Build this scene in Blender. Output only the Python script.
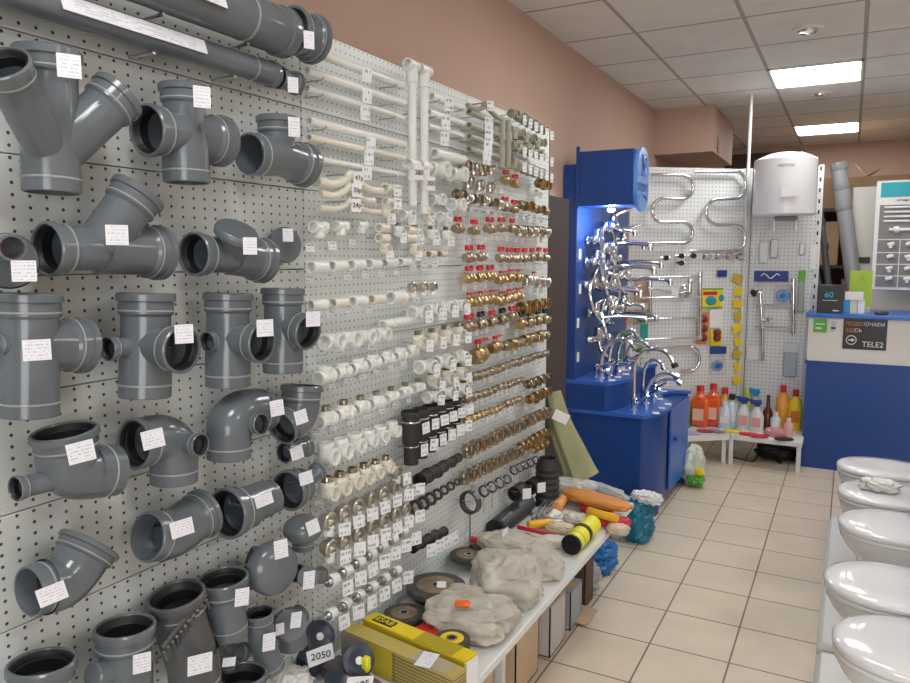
import bpy, math, random
from mathutils import Vector, Matrix, noise
random.seed(7)
PI=math.pi; V=Vector
S=bpy.context.scene; COL=S.collection
for o in list(bpy.data.objects): bpy.data.objects.remove(o)
# ------------------------------------------------ camera
CF=735.0; CX,CY=455.0,341.5
PIT=math.atan(85/CF); YAW=math.radians(28.2162)
CAM=V((0,0,1.6))
FW=V((-math.sin(YAW)*math.cos(PIT),math.cos(YAW)*math.cos(PIT),-math.sin(PIT)))
RT=V((math.cos(YAW),math.sin(YAW),0)); UP=RT.cross(FW)
cd=bpy.data.cameras.new('camera'); cam=bpy.data.objects.new('camera',cd); COL.objects.link(cam)
cd.sensor_width=36; cd.lens=36*CF/910; cd.clip_start=0.05; cd.clip_end=60
cam.matrix_world=Matrix(((RT.x,UP.x,-FW.x,CAM.x),(RT.y,UP.y,-FW.y,CAM.y),(RT.z,UP.z,-FW.z,CAM.z),(0,0,0,1)))
S.camera=cam
# ------------------------------------------------ world, exposure, light strengths
w=bpy.data.worlds.new('world'); S.world=w; w.use_nodes=True
w.node_tree.nodes['Background'].inputs[0].default_value=(0.8,0.85,1,1)
w.node_tree.nodes['Background'].inputs[1].default_value=0.3
S.view_settings.view_transform='Standard'; S.view_settings.look='None'
S.view_settings.gamma=1; S.view_settings.exposure=0.15
try: S.view_settings.use_curve_mapping=False
except Exception: pass
PANEL_EMIT=17.0
WIN_W=70
def area(name,loc,rot,sx,sy,wt,col=(1,1,1)):
    l=bpy.data.lights.new(name,'AREA'); l.shape='RECTANGLE'; l.size=sx; l.size_y=sy; l.energy=wt; l.color=col
    o=bpy.data.objects.new(name,l); COL.objects.link(o); o.location=loc; o.rotation_euler=rot; return o
# daylight through the shop window behind the camera
area('daylight',(1.6,-2.3,1.6),(PI/2,0,0),2.6,1.6,WIN_W,(0.93,0.97,1.0))

def rayd(px,py): return RT*((px-CX)/CF)-UP*((py-CY)/CF)+FW
def hit(px,py,o,n):
    r=rayd(px,py); n=V(n); t=(V(o)-CAM).dot(n)/r.dot(n); return CAM+r*t
XB=-1.25                                  # front face of the perforated wall
def W(px,py,off=0.0): return hit(px,py,(XB+off,0,0),(1,0,0))
def FL(px,py,z=0.0): return hit(px,py,(0,0,z),(0,0,1))
def BY(px,py,y): return hit(px,py,(0,y,0),(0,1,0))
def dep(P): return (V(P)-CAM).dot(FW)
def rad(P,rpx): return rpx*dep(P)/CF

# ------------------------------------------------ materials
MATS={}
def mat(name,col,rough=0.5,metal=0.0,bump=0.0,bscale=60,var=0.0,trans=0.0,emit=None,alpha=1.0,coat=0.0,vscale=8):
    if name in MATS: return MATS[name]
    m=bpy.data.materials.new(name); m.use_nodes=True; nt=m.node_tree; b=nt.nodes['Principled BSDF']
    b.inputs['Base Color'].default_value=(*col,1); b.inputs['Roughness'].default_value=rough; b.inputs['Metallic'].default_value=metal
    if trans: b.inputs['Transmission Weight'].default_value=trans
    if coat: b.inputs['Coat Weight'].default_value=coat; b.inputs['Coat Roughness'].default_value=0.1
    if alpha<1: b.inputs['Alpha'].default_value=alpha
    if emit: b.inputs['Emission Color'].default_value=(*emit[0],1); b.inputs['Emission Strength'].default_value=emit[1]
    tc=nt.nodes.new('ShaderNodeTexCoord')
    if var:
        n=nt.nodes.new('ShaderNodeTexNoise'); n.inputs['Scale'].default_value=vscale; n.inputs['Detail'].default_value=4
        nt.links.new(tc.outputs['Object'],n.inputs['Vector'])
        r=nt.nodes.new('ShaderNodeValToRGB'); r.color_ramp.elements[0].position=0.3; r.color_ramp.elements[1].position=0.7
        r.color_ramp.elements[0].color=(*[max(0,c*(1-var)) for c in col],1); r.color_ramp.elements[1].color=(*[min(1,c*(1+var)) for c in col],1)
        nt.links.new(n.outputs['Fac'],r.inputs['Fac']); nt.links.new(r.outputs['Color'],b.inputs['Base Color'])
    if bump:
        n=nt.nodes.new('ShaderNodeTexNoise'); n.inputs['Scale'].default_value=bscale; n.inputs['Detail'].default_value=3
        nt.links.new(tc.outputs['Object'],n.inputs['Vector'])
        bp=nt.nodes.new('ShaderNodeBump'); bp.inputs['Strength'].default_value=bump; bp.inputs['Distance'].default_value=0.01
        nt.links.new(n.outputs['Fac'],bp.inputs['Height']); nt.links.new(bp.outputs['Normal'],b.inputs['Normal'])
    MATS[name]=m; return m
def mathn(nt,op,a,b=None,c=None):
    n=nt.nodes.new('ShaderNodeMath'); n.operation=op
    for i,v in enumerate((a,b,c)):
        if v is None: continue
        if isinstance(v,(int,float)): n.inputs[i].default_value=v
        else: nt.links.new(v,n.inputs[i])
    return n.outputs[0]
def grid_mat(name,col,line,sx,sy,ox,oy,lw,ax=(0,1),rough=0.4,var=0.06,bump=0.0,coords='Object',coat=0,bscale=120):
    "tiles: colour with joint lines every sx, sy"
    m=mat(name,col,rough,coat=coat); nt=m.node_tree; b=nt.nodes['Principled BSDF']
    tc=nt.nodes.new('ShaderNodeTexCoord'); sp=nt.nodes.new('ShaderNodeSeparateXYZ'); nt.links.new(tc.outputs[coords],sp.inputs[0])
    def near(out,s,o):
        f=mathn(nt,'FRACT',mathn(nt,'DIVIDE',mathn(nt,'SUBTRACT',out,o),s))
        d=mathn(nt,'ABSOLUTE',mathn(nt,'SUBTRACT',f,0.5)); return mathn(nt,'GREATER_THAN',d,0.5-lw/2/s)
    g=mathn(nt,'MAXIMUM',near(sp.outputs[ax[0]],sx,ox),near(sp.outputs[ax[1]],sy,oy))
    n=nt.nodes.new('ShaderNodeTexNoise'); n.inputs['Scale'].default_value=5; n.inputs['Detail'].default_value=6; nt.links.new(tc.outputs[coords],n.inputs['Vector'])
    r=nt.nodes.new('ShaderNodeValToRGB'); r.color_ramp.elements[0].position=0.3; r.color_ramp.elements[1].position=0.7
    r.color_ramp.elements[0].color=(*[c*(1-var) for c in col],1); r.color_ramp.elements[1].color=(*[min(1,c*(1+var)) for c in col],1)
    nt.links.new(n.outputs['Fac'],r.inputs['Fac'])
    mx=nt.nodes.new('ShaderNodeMixRGB'); nt.links.new(g,mx.inputs[0]); nt.links.new(r.outputs['Color'],mx.inputs[1]); mx.inputs[2].default_value=(*line,1)
    nt.links.new(mx.outputs[0],b.inputs['Base Color'])
    h=mathn(nt,'SUBTRACT',1,g)
    if bump:
        n2=nt.nodes.new('ShaderNodeTexNoise'); n2.inputs['Scale'].default_value=bscale; nt.links.new(tc.outputs[coords],n2.inputs['Vector'])
        h=mathn(nt,'ADD',h,mathn(nt,'MULTIPLY',n2.outputs['Fac'],bump))
    bp=nt.nodes.new('ShaderNodeBump'); bp.inputs['Strength'].default_value=0.4; bp.inputs['Distance'].default_value=0.003
    nt.links.new(h,bp.inputs['Height']); nt.links.new(bp.outputs['Normal'],b.inputs['Normal']); return m
def peg_mat(name,col,hole,sy,sz,r):
    "perforated sheet, holes on a grid in the panel's own Y/Z"
    m=mat(name,col,0.42); nt=m.node_tree; b=nt.nodes['Principled BSDF']
    tc=nt.nodes.new('ShaderNodeTexCoord'); sp=nt.nodes.new('ShaderNodeSeparateXYZ'); nt.links.new(tc.outputs['Object'],sp.inputs[0])
    def cell(o,s): return mathn(nt,'MULTIPLY',mathn(nt,'SUBTRACT',mathn(nt,'FRACT',mathn(nt,'DIVIDE',o,s)),0.5),s)
    a=cell(sp.outputs[1],sy); c=cell(sp.outputs[2],sz)
    d=mathn(nt,'SQRT',mathn(nt,'ADD',mathn(nt,'MULTIPLY',a,a),mathn(nt,'MULTIPLY',c,c)))
    g=mathn(nt,'LESS_THAN',d,r)
    n=nt.nodes.new('ShaderNodeTexNoise'); n.inputs['Scale'].default_value=3; nt.links.new(tc.outputs['Object'],n.inputs['Vector'])
    rr=nt.nodes.new('ShaderNodeValToRGB'); rr.color_ramp.elements[0].color=(*[k*.95 for k in col],1); rr.color_ramp.elements[1].color=(*[min(1,k*1.04) for k in col],1)
    nt.links.new(n.outputs['Fac'],rr.inputs['Fac'])
    mx=nt.nodes.new('ShaderNodeMixRGB'); nt.links.new(g,mx.inputs[0]); nt.links.new(rr.outputs[0],mx.inputs[1]); mx.inputs[2].default_value=(*hole,1)
    nt.links.new(mx.outputs[0],b.inputs['Base Color'])
    bp=nt.nodes.new('ShaderNodeBump'); bp.inputs['Strength'].default_value=0.5; bp.inputs['Distance'].default_value=0.002
    nt.links.new(mathn(nt,'SUBTRACT',1,g),bp.inputs['Height']); nt.links.new(bp.outputs['Normal'],b.inputs['Normal']); return m
def print_mat(name,paper,ink,rows=5,dens=0.5,freq=14,seedv=0):
    "card covered with lines of small print (card's own Y across, Z up)"
    m=mat(name,paper,0.6); nt=m.node_tree; b=nt.nodes['Principled BSDF']
    tc=nt.nodes.new('ShaderNodeTexCoord'); sp=nt.nodes.new('ShaderNodeSeparateXYZ'); nt.links.new(tc.outputs['Generated'],sp.inputs[0])
    y,z=sp.outputs[1],sp.outputs[2]
    zr=mathn(nt,'MULTIPLY',z,rows); inrow=mathn(nt,'LESS_THAN',mathn(nt,'ABSOLUTE',mathn(nt,'SUBTRACT',mathn(nt,'FRACT',zr),0.5)),0.2)
    oi=nt.nodes.new('ShaderNodeObjectInfo')
    cv=nt.nodes.new('ShaderNodeCombineXYZ'); nt.links.new(mathn(nt,'MULTIPLY',y,freq),cv.inputs[0]); nt.links.new(mathn(nt,'MULTIPLY',mathn(nt,'FLOOR',zr),7.3),cv.inputs[1]); nt.links.new(mathn(nt,'MULTIPLY',oi.outputs['Random'],50),cv.inputs[2])
    n=nt.nodes.new('ShaderNodeTexNoise'); n.inputs['Scale'].default_value=1; n.inputs['Detail'].default_value=2; nt.links.new(cv.outputs[0],n.inputs['Vector'])
    ink_on=mathn(nt,'MULTIPLY',inrow,mathn(nt,'GREATER_THAN',n.outputs['Fac'],dens))
    edge=mathn(nt,'LESS_THAN',mathn(nt,'MAXIMUM',mathn(nt,'ABSOLUTE',mathn(nt,'SUBTRACT',y,0.5)),mathn(nt,'ABSOLUTE',mathn(nt,'SUBTRACT',z,0.5))),0.42)
    g=mathn(nt,'MULTIPLY',ink_on,edge)
    mx=nt.nodes.new('ShaderNodeMixRGB'); nt.links.new(g,mx.inputs[0]); mx.inputs[1].default_value=(*paper,1); mx.inputs[2].default_value=(*ink,1)
    nt.links.new(mx.outputs[0],b.inputs['Base Color']); return m

GREY=mat('grey_pvc',(0.125,0.143,0.160),0.17,var=0.10,vscale=6,bump=0.05,bscale=9)
GREYD=mat('dark_grey_pvc',(0.085,0.088,0.092),0.38,var=0.08)
BAND=mat('grey_moulding_line',(0.31,0.315,0.305),0.4)
RUB=mat('black_rubber',(0.012,0.012,0.013),0.5)
RUBG=mat('matt_black_rubber',(0.03,0.027,0.027),0.6,bump=.2,bscale=200)
WP=mat('white_plastic',(0.76,0.77,0.74),0.35,var=0.03)
WP2=mat('cream_plastic',(0.72,0.70,0.60),0.35,var=0.03)
PIPEG=mat('olive_grey_plastic',(0.36,0.36,0.28),0.4,var=0.06)
BRASS=mat('nickel_brass',(0.44,0.37,0.27),0.28,metal=1.0,var=0.12,vscale=40)
BRASSY=mat('yellow_brass',(0.52,0.38,0.19),0.28,metal=1.0,var=0.12,vscale=40)
CHR=mat('chrome',(0.78,0.79,0.80),0.10,metal=1.0)
NICK=mat('nickel',(0.60,0.57,0.50),0.3,metal=1.0,var=.1,vscale=40)
STEEL=mat('steel',(0.55,0.56,0.57),0.3,metal=1.0)
REDH=mat('red_handle',(0.55,0.02,0.03),0.4)
BLKP=mat('black_plastic',(0.018,0.018,0.02),0.35)
TAG=print_mat('price_label',(0.78,0.79,0.84),(0.52,0.52,0.6),6,0.5,16)
TAGH=print_mat('handwritten_label',(0.78,0.80,0.82),(0.36,0.37,0.45),2,0.52,6)
PAPER=mat('white_paper',(0.80,0.80,0.80),0.7)
INK=mat('ink',(0.02,0.02,0.05),0.6)
PEG1=peg_mat('perforated_white_steel',(0.60,0.635,0.62),(0.05,0.05,0.05),0.03,0.02035,0.0031)
PEG2=peg_mat('fine_perforated_white_steel',(0.70,0.75,0.75),(0.16,0.17,0.17),0.021,0.02035,0.0026)
PEG3=peg_mat('back_perforated_steel',(0.74,0.76,0.76),(0.34,0.35,0.36),0.03,0.03,0.005)
WMET=mat('white_enamel_metal',(0.72,0.73,0.72),0.35)
BLUE=mat('blue_laminate',(0.012,0.062,0.27),0.35,var=0.05,vscale=30)
BLUED=mat('navy_laminate',(0.009,0.052,0.235),0.35,var=0.05,vscale=30)
BLUE2=mat('blue_laminate_edge',(0.03,0.13,0.50),0.30)
LBLUE=mat('light_blue_acrylic',(0.13,0.32,0.78),0.25)
NAVY=mat('navy_print',(0.01,0.05,0.25),0.4)
SALM=mat('salmon_paint',(0.52,0.36,0.285),0.75,var=0.03,vscale=2,bump=.08,bscale=150)
CARD=mat('cardboard',(0.40,0.26,0.15),0.8,var=0.1,vscale=5)
CARD2=mat('pale_cardboard',(0.55,0.40,0.26),0.8,var=0.1,vscale=5)
PORC=mat('white_porcelain',(0.74,0.74,0.76),0.12,coat=0.6)
SEATW=mat('white_seat_plastic',(0.80,0.80,0.82),0.10,coat=0.8)
CLEAR=mat('clear_film',(0.85,0.88,0.9),0.15,alpha=0.28)
YEL=mat('yellow_print',(0.85,0.62,0.02),0.4); YELB=mat('bright_yellow',(0.80,0.75,0.03),0.35)
ORG=mat('orange_plastic',(0.75,0.16,0.02),0.4); RED=mat('red_plastic',(0.62,0.02,0.04),0.35)
GRN=mat('green_print',(0.12,0.42,0.05),0.5); TEAL=mat('teal_film',(0.005,0.16,0.25),0.3,bump=.5,bscale=25)
BAGG=mat('dusty_linen',(0.50,0.47,0.40),0.7,var=0.14,vscale=14,bump=.5,bscale=22)
ABR=mat('abrasive_disc_dark',(0.07,0.065,0.06),0.85,var=0.3,vscale=60)
ABL=mat('abrasive_disc_label',(0.20,0.15,0.09),0.6,var=0.4,vscale=20)
WOOD=mat('wood_handle',(0.55,0.32,0.13),0.5,var=.15)

# ------------------------------------------------ mesh builder
def basis(d):
    d=V(d).normalized(); a=V((0,0,1)) if abs(d.z)<0.9 else V((1,0,0))
    u=d.cross(a).normalized(); return u,d.cross(u).normalized()
class MB:
    def __init__(s): s.v=[]; s.f=[]; s.m=[]
    def add(s,vs,fs,m=0):
        k=len(s.v); s.v+= [tuple(p) for p in vs]; s.f+=[tuple(i+k for i in f) for f in fs]; s.m+=[m]*len(fs); return s
    def rings(s,rs,m=0,capa=False,capb=False,closed=False):
        n=len(rs[0]); vs=[p for r in rs for p in r]; fs=[]
        R=len(rs); rng=range(R) if closed else range(R-1)
        for i in rng:
            a=i*n; b=((i+1)%R)*n
            for j in range(n): k=(j+1)%n; fs.append((a+j,a+k,b+k,b+j))
        if capa: fs.append(tuple(range(n-1,-1,-1)))
        if capb: fs.append(tuple((R-1)*n+j for j in range(n)))
        return s.add(vs,fs,m)
    def lathe(s,O,d,prof,seg=24,m=0,capa=False,capb=False,sc=(1,1),u=None):
        "prof: (distance along d, radius)"
        O=V(O); d=V(d).normalized(); 
        if u is None: u,v=basis(d)
        else: u=V(u).normalized(); v=d.cross(u).normalized()
        rs=[]
        for t,r in prof:
            r=max(r,1e-5); rs.append([O+d*t+u*(r*sc[0]*math.cos(2*PI*j/seg))+v*(r*sc[1]*math.sin(2*PI*j/seg)) for j in range(seg)])
        return s.rings(rs,m,capa,capb)
    def cyl(s,A,B,r,seg=16,m=0,r2=None):
        A=V(A);B=V(B); L=(B-A).length; return s.lathe(A,B-A,[(0,r),(L,r2 if r2 is not None else r)],seg,m,True,True)
    def tube(s,A,B,r,wall=0.12,oa=True,ob=True,ca=0,cb=0,cl=0.5,seg=20,m=0,deep=0.8):
        "pipe piece A-B; oa/ob open ends; ca/cb collar radius factor; cl collar length (in r)"
        A=V(A);B=V(B); L=(B-A).length; p=[]; ri=r*(1-wall)
        dd=min(deep*L*0.5,r*1.6)
        ra=r*ca if ca else r; rb=r*cb if cb else r
        if oa: p+=[(dd,0),(dd,ri*(ra/r)),(0,ri*(ra/r)),(0,ra*0.985),(r*0.05,ra)]
        else: p+=[(0,0),(0,ra*0.93),(r*0.08,ra)]
        if ca: p+=[(r*cl,ra),(r*cl*1.12,r)]
        if cb: p+=[(L-r*cl*1.12,r),(L-r*cl,rb)]
        if ob: p+=[(L-r*0.05,rb),(L,rb*0.985),(L,ri*(rb/r)),(L-dd,ri*(rb/r)),(L-dd,0)]
        else: p+=[(L-r*0.08,rb),(L,rb*0.93),(L,0)]
        return s.lathe(A,B-A,p,seg,m)
    def sweep(s,P,r,seg=12,m=0,cap=True,closed=False):
        P=[V(p) for p in P]; n=len(P); rr=r if hasattr(r,'__len__') else [r]*n
        T=[]
        for i in range(n):
            a=P[(i-1)%n] if (closed or i>0) else P[i]; b=P[(i+1)%n] if (closed or i<n-1) else P[i]
            T.append((b-a).normalized())
        u,_=basis(T[0]); rs=[]
        for i in range(n):
            u=(u-T[i]*u.dot(T[i])); u=u.normalized() if u.length>1e-6 else basis(T[i])[0]; v=T[i].cross(u)
            rs.append([P[i]+u*(rr[i]*math.cos(2*PI*j/seg))+v*(rr[i]*math.sin(2*PI*j/seg)) for j in range(seg)])
        return s.rings(rs,m,cap and not closed,cap and not closed,closed)
    def box(s,c,d,m=0,bev=0.0,R=None):
        c=V(c); hx,hy,hz=d[0]/2,d[1]/2,d[2]/2; R=R or Matrix.Identity(3)
        if bev<=0:
            vs=[c+R@V((x*hx,y*hy,z*hz)) for z in(-1,1) for y in(-1,1) for x in(-1,1)]
            return s.add(vs,[(0,2,3,1),(4,5,7,6),(0,1,5,4),(2,6,7,3),(0,4,6,2),(1,3,7,5)],m)
        b=min(bev,hx,hy,hz)*0.999; pts={}; vs=[]
        def key(sx,sy,sz,ax):
            p=[sx*(hx-b),sy*(hy-b),sz*(hz-b)]; p[ax]=(sx*hx,sy*hy,sz*hz)[ax]
            k=(sx,sy,sz,ax)
            if k not in pts: pts[k]=len(vs); vs.append(c+R@V(p))
            return pts[k]
        fs=[]
        for ax in range(3):
            for sg in(-1,1):
                o=[i for i in range(3) if i!=ax]; q=[]
                for a,bb in((-1,-1),(1,-1),(1,1),(-1,1)):
                    t=[0,0,0]; t[ax]=sg; t[o[0]]=a; t[o[1]]=bb; q.append(key(*t,ax))
                fs.append(q)
        for ax in range(3):
            o=[i for i in range(3) if i!=ax]
            for a in(-1,1):
                for bb in(-1,1):
                    q=[]
                    for sg,fa in((-1,o[0]),(1,o[0]),(1,o[1]),(-1,o[1])):
                        t=[0,0,0]; t[ax]=sg; t[o[0]]=a; t[o[1]]=bb; q.append(key(*t,fa))
                    fs.append(q)
        for sx in(-1,1):
            for sy in(-1,1):
                for sz in(-1,1): fs.append([key(sx,sy,sz,0),key(sx,sy,sz,1),key(sx,sy,sz,2)])
        return s.add(vs,fs,m)
    def prism(s,pts,h,m=0):
        "pts: list of 3D points (planar outline), h: extrusion vector"
        h=V(h); n=len(pts); vs=[V(p) for p in pts]+[V(p)+h for p in pts]
        fs=[tuple(range(n-1,-1,-1)),tuple(range(n,2*n))]+[(i,(i+1)%n,n+(i+1)%n,n+i) for i in range(n)]
        return s.add(vs,fs,m)
    def ball(s,c,r,seg=16,m=0,sc=(1,1,1)):
        c=V(c); rs=[]; k=seg//2
        for i in range(k+1):
            a=PI*i/k; q=max(math.sin(a),1e-4)
            rs.append([c+V((r*sc[0]*q*math.cos(2*PI*j/seg),r*sc[1]*q*math.sin(2*PI*j/seg),-r*sc[2]*math.cos(a))) for j in range(seg)])
        return s.rings(rs,m)
    def torus(s,c,ax,R,r,seg=28,ts=8,m=0):
        u,v=basis(ax); c=V(c); return s.sweep([c+u*(R*math.cos(2*PI*i/seg))+v*(R*math.sin(2*PI*i/seg)) for i in range(seg)],r,ts,m,closed=True)
    def mesh(s,name,mats,origin=(0,0,0),sharp=38):
        import bmesh
        me=bpy.data.meshes.new(name); o=V(origin); me.from_pydata([V(p)-o for p in s.v],[],s.f)
        mats=mats if isinstance(mats,(list,tuple)) else [mats]
        for m in mats: me.materials.append(m)
        for p,i in zip(me.polygons,s.m): p.material_index=min(i,len(mats)-1)
        b=bmesh.new(); b.from_mesh(me); bmesh.ops.remove_doubles(b,verts=b.verts,dist=1e-6)
        bmesh.ops.recalc_face_normals(b,faces=b.faces); b.to_mesh(me); b.free()
        for p in me.polygons: p.use_smooth=True
        try: me.set_sharp_from_angle(angle=math.radians(sharp))
        except Exception: pass
        me.update(); return me
    def build(s,name,mats,parent=None,origin=None,sharp=38):
        org=V(origin) if origin is not None else (V(parent.location) if parent is not None else V((0,0,0)))
        return link(name,s.mesh(name,mats,org,sharp),parent,(0,0,0) if parent is not None else org)
def link(name,me,parent=None,loc=(0,0,0)):
    o=bpy.data.objects.new(name,me); COL.objects.link(o); o.location=loc
    if parent is not None: o.parent=parent
    return o
def tagp(o,label=None,cat=None,group=None,kind=None):
    if label: o['label']=label
    if cat: o['category']=cat
    if group: o['group']=group
    if kind: o['kind']=kind
    return o
def empty(name,loc,label,cat,group=None):
    o=bpy.data.objects.new(name,None); o.empty_display_size=0.02; COL.objects.link(o); o.location=loc; return tagp(o,label,cat,group)
def struct(name,mb,mats,sharp=38):
    o=mb.build(name,mats,sharp=sharp); o['kind']='structure'; return o
def one(name,mb,mats,label,cat,origin=None,group=None,sharp=38):
    return tagp(mb.build(name,mats,None,origin,sharp),label,cat,group)
def text(name,body,size,loc,rot,m,parent,ex=0.0004,align='CENTER',shear=0,sx=1):
    c=bpy.data.curves.new(name,'FONT'); c.body=body; c.size=size; c.extrude=ex; c.align_x=align; c.align_y='CENTER'; c.shear=shear
    t=bpy.data.objects.new(name,c); COL.objects.link(t); bpy.context.view_layer.update()
    me=bpy.data.meshes.new_from_object(t.evaluated_get(bpy.context.evaluated_depsgraph_get())); bpy.data.objects.remove(t)
    me.materials.clear(); me.materials.append(m)
    o=link(name,me,parent,V(loc)-(V(parent.location) if parent is not None and parent.parent is None else V((0,0,0)))); o.rotation_euler=rot; o.scale=(sx,1,1); return o
CARDM={}
def card_mesh(m):
    if m.name not in CARDM: CARDM[m.name]=MB().box((0,0,0),(0.0012,1,1)).mesh('price_tag',m)
    return CARDM[m.name]
def card(parent,P,wd,ht,yaw=0,roll=0,tilt=0,m=TAG,name='price_tag'):
    "card facing +X turned by yaw; P in the parent's own frame"
    o=link(name,card_mesh(m),parent,P); o.scale=(1,wd,ht); o.rotation_euler=(math.radians(roll),math.radians(tilt),math.radians(yaw)); return o
def arc(c,r,a0,a1,n,u,v):
    c=V(c);u=V(u);v=V(v); return [c+u*(r*math.cos(math.radians(a0+(a1-a0)*i/n)))+v*(r*math.sin(math.radians(a0+(a1-a0)*i/n))) for i in range(n+1)]
def smooth_path(P,n=6):
    "Catmull-Rom through points"
    P=[V(p) for p in P]; out=[]
    for i in range(len(P)-1):
        a=P[max(i-1,0)];b=P[i];c=P[i+1];d=P[min(i+2,len(P)-1)]
        for k in range(n):
            t=k/n; out.append(0.5*((2*b)+(c-a)*t+(2*a-5*b+4*c-d)*t*t+(3*b-a-3*c+d)*t**3))
    out.append(P[-1]); return out
ORD=['first','second','third','fourth','fifth','sixth','seventh','eighth','ninth','tenth','eleventh','twelfth','thirteenth','fourteenth','fifteenth','sixteenth','seventeenth','eighteenth']

# ================================================ ROOM
RX0,RX1,RY0,RY1,RZ=-1.57,3.6,-2.6,9.45,2.86
TX,TY=0.3125,0.321
FLOORM=grid_mat('beige_floor_tile',(0.66,0.57,0.45),(0.16,0.12,0.09),TX,TY,-0.655,2.614,0.007,rough=0.32,var=0.05)
CEILM=grid_mat('ceiling_tile',(0.74,0.73,0.69),(0.40,0.38,0.36),0.575,0.617,0.0,5.545,0.022,rough=0.8,var=0.05,bump=1.2,bscale=90)
struct('floor',MB().box(((RX0+RX1)/2,(RY0+RY1)/2,-0.05),(RX1-RX0,RY1-RY0,0.1)),FLOORM)
struct('wall_left',MB().box((RX0-0.05,(RY0+RY1)/2,RZ/2),(0.1,RY1-RY0,RZ)),SALM)
struct('wall_right',MB().box((RX1+0.05,(RY0+RY1)/2,RZ/2),(0.1,RY1-RY0,RZ)),SALM)
struct('wall_back',MB().box(((RX0+RX1)/2,RY1+0.05,RZ/2),(RX1-RX0,0.1,RZ)),SALM)
struct('wall_front',MB().box(((RX0+RX1)/2,RY0-0.05,RZ/2),(RX1-RX0,0.1,RZ)),SALM)
mb=MB().box(((RX0+RX1)/2,(RY0+RY1)/2,RZ+0.05),(RX1-RX0,RY1-RY0,0.1)); struct('ceiling',mb,CEILM)
mb=MB().box((-1.325,7.15,2.67),(0.49,1.1,0.38)); o=struct('trim_1',mb,SALM)          # boxed-in duct in the corner
EM=mat('lamp_diffuser',(1,1,1),0.5,emit=((1,1,0.98),PANEL_EMIT))
def lamp(x0,y0,label):
    t=empty('ceiling_light',(x0+0.2875,y0+0.3085,RZ),label,'ceiling light','square ceiling light panels')
    f=MB()
    for a,b,c,d in((0.2875,0.008,0.575,0.016),(0.2875,0.609,0.575,0.016),(0.008,0.3085,0.016,0.617),(0.567,0.3085,0.016,0.617)): f.box((x0+a,y0+b,RZ-0.006),(c,d,0.012))
    f.build('frame',WMET,t); MB().box((x0+0.2875,y0+0.3085,RZ-0.004),(0.53,0.57,0.006)).build('diffuser',EM,t)
lamp(-0.575,5.545,'glowing square ceiling light nearest the camera, above the blue display')
lamp(-0.575,5.545+4*0.617,'glowing square ceiling light farthest away, near the back wall')
for x,y in((-0.575,5.545-4*0.617),(1.725,5.545-4*0.617),(1.725,5.545),(1.725,8.013),(1.725,0.61),(-0.575,0.0)): lamp(x,y,'glowing square ceiling light out of the picture over the shop floor')
for px,py,l in((808,29,'round chrome recessed spotlight in front of the nearer ceiling light'),(821,93,'round recessed spotlight between the two glowing ceiling lights')):
    P=FL(px,py,RZ); t=empty('recessed_spotlight',P,l,'spotlight')
    MB().lathe(P+V((0,0,0)),(0,0,-1),[(0,0.085),(0.008,0.083),(0.012,0.065),(0.004,0.055)],28).build('trim_ring',WMET,t)
    MB().lathe(P,(0,0,-1),[(0.0,0.056),(0.02,0.045),(0.026,0.0)],24).build('reflector',CHR,t)
# vent plate on the duct
t=empty('wall_outlet',(-1.079,6.85,2.55),'small brown square outlet plate on side of salmon boxed duct','outlet')
MB().box((-1.075,6.85,2.56),(0.01,0.1,0.13),bev=.003).build('plate',mat('tan_plastic',(0.35,0.2,0.13),.5),t)
MB().cyl((-1.072,6.85,2.56),(-1.066,6.85,2.56),0.035).build('socket_face',mat('brown_plastic',(0.2,0.12,0.08),.5),t)

# ================================================ PERFORATED WALL
SEAM=[-0.32,0.585,1.505,2.422,3.245]
ZT=2.178; PH=0.2035
root=empty('perforated_wall_rack',(XB-0.03,2.0,0.35),'tall white perforated steel rack covered with pipe fittings along left wall','display rack')
for i in range(4):
    f=MB(); y0,y1=SEAM[i]+.0015,SEAM[i+1]-.0015
    for k in range(9):
        z1=ZT-k*PH
        f.box((XB-0.009,(y0+y1)/2,z1-PH/2),(0.018,y1-y0,PH-0.0022),bev=.0012)
    p=f.build('perforated_panel',PEG1 if i<2 else PEG2,root)
f=MB()
for y in SEAM: f.box((XB-0.035,y,1.09),(0.03,0.028,2.17))
f.build('upright',mat('dark_upright',(0.08,0.06,0.05),.5),root)
MB().box((XB-0.03,3.256,1.09),(0.055,0.012,2.16)).box((XB-.05,3.445,.95),(.03,.36,1.88)).build('end_strip_and_shade',mat('brown_edge_and_shade',(0.05,0.033,0.03),.5),root)  # narrow strip edges the rack; wide plank added, dark brown for wall shade
# base shelf = bench
BZ=0.47; BX=-0.825; BY1=3.29
t=empty('display_bench',(-1.08,1.5,0),'long low white bench shelf running under the perforated rack','bench')
MB().box(((XB+BX)/2,(BY1-0.3)/2,BZ-0.014),(BX-XB,BY1+0.3,0.028),bev=.004).build('bench_top',WMET,t)
for y in(0.6,1.505,2.25,3.24): MB().box((XB+.13,y,(BZ-.03)/2),(0.22,0.03,BZ-.03)).build('leg',WMET,t)

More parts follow.
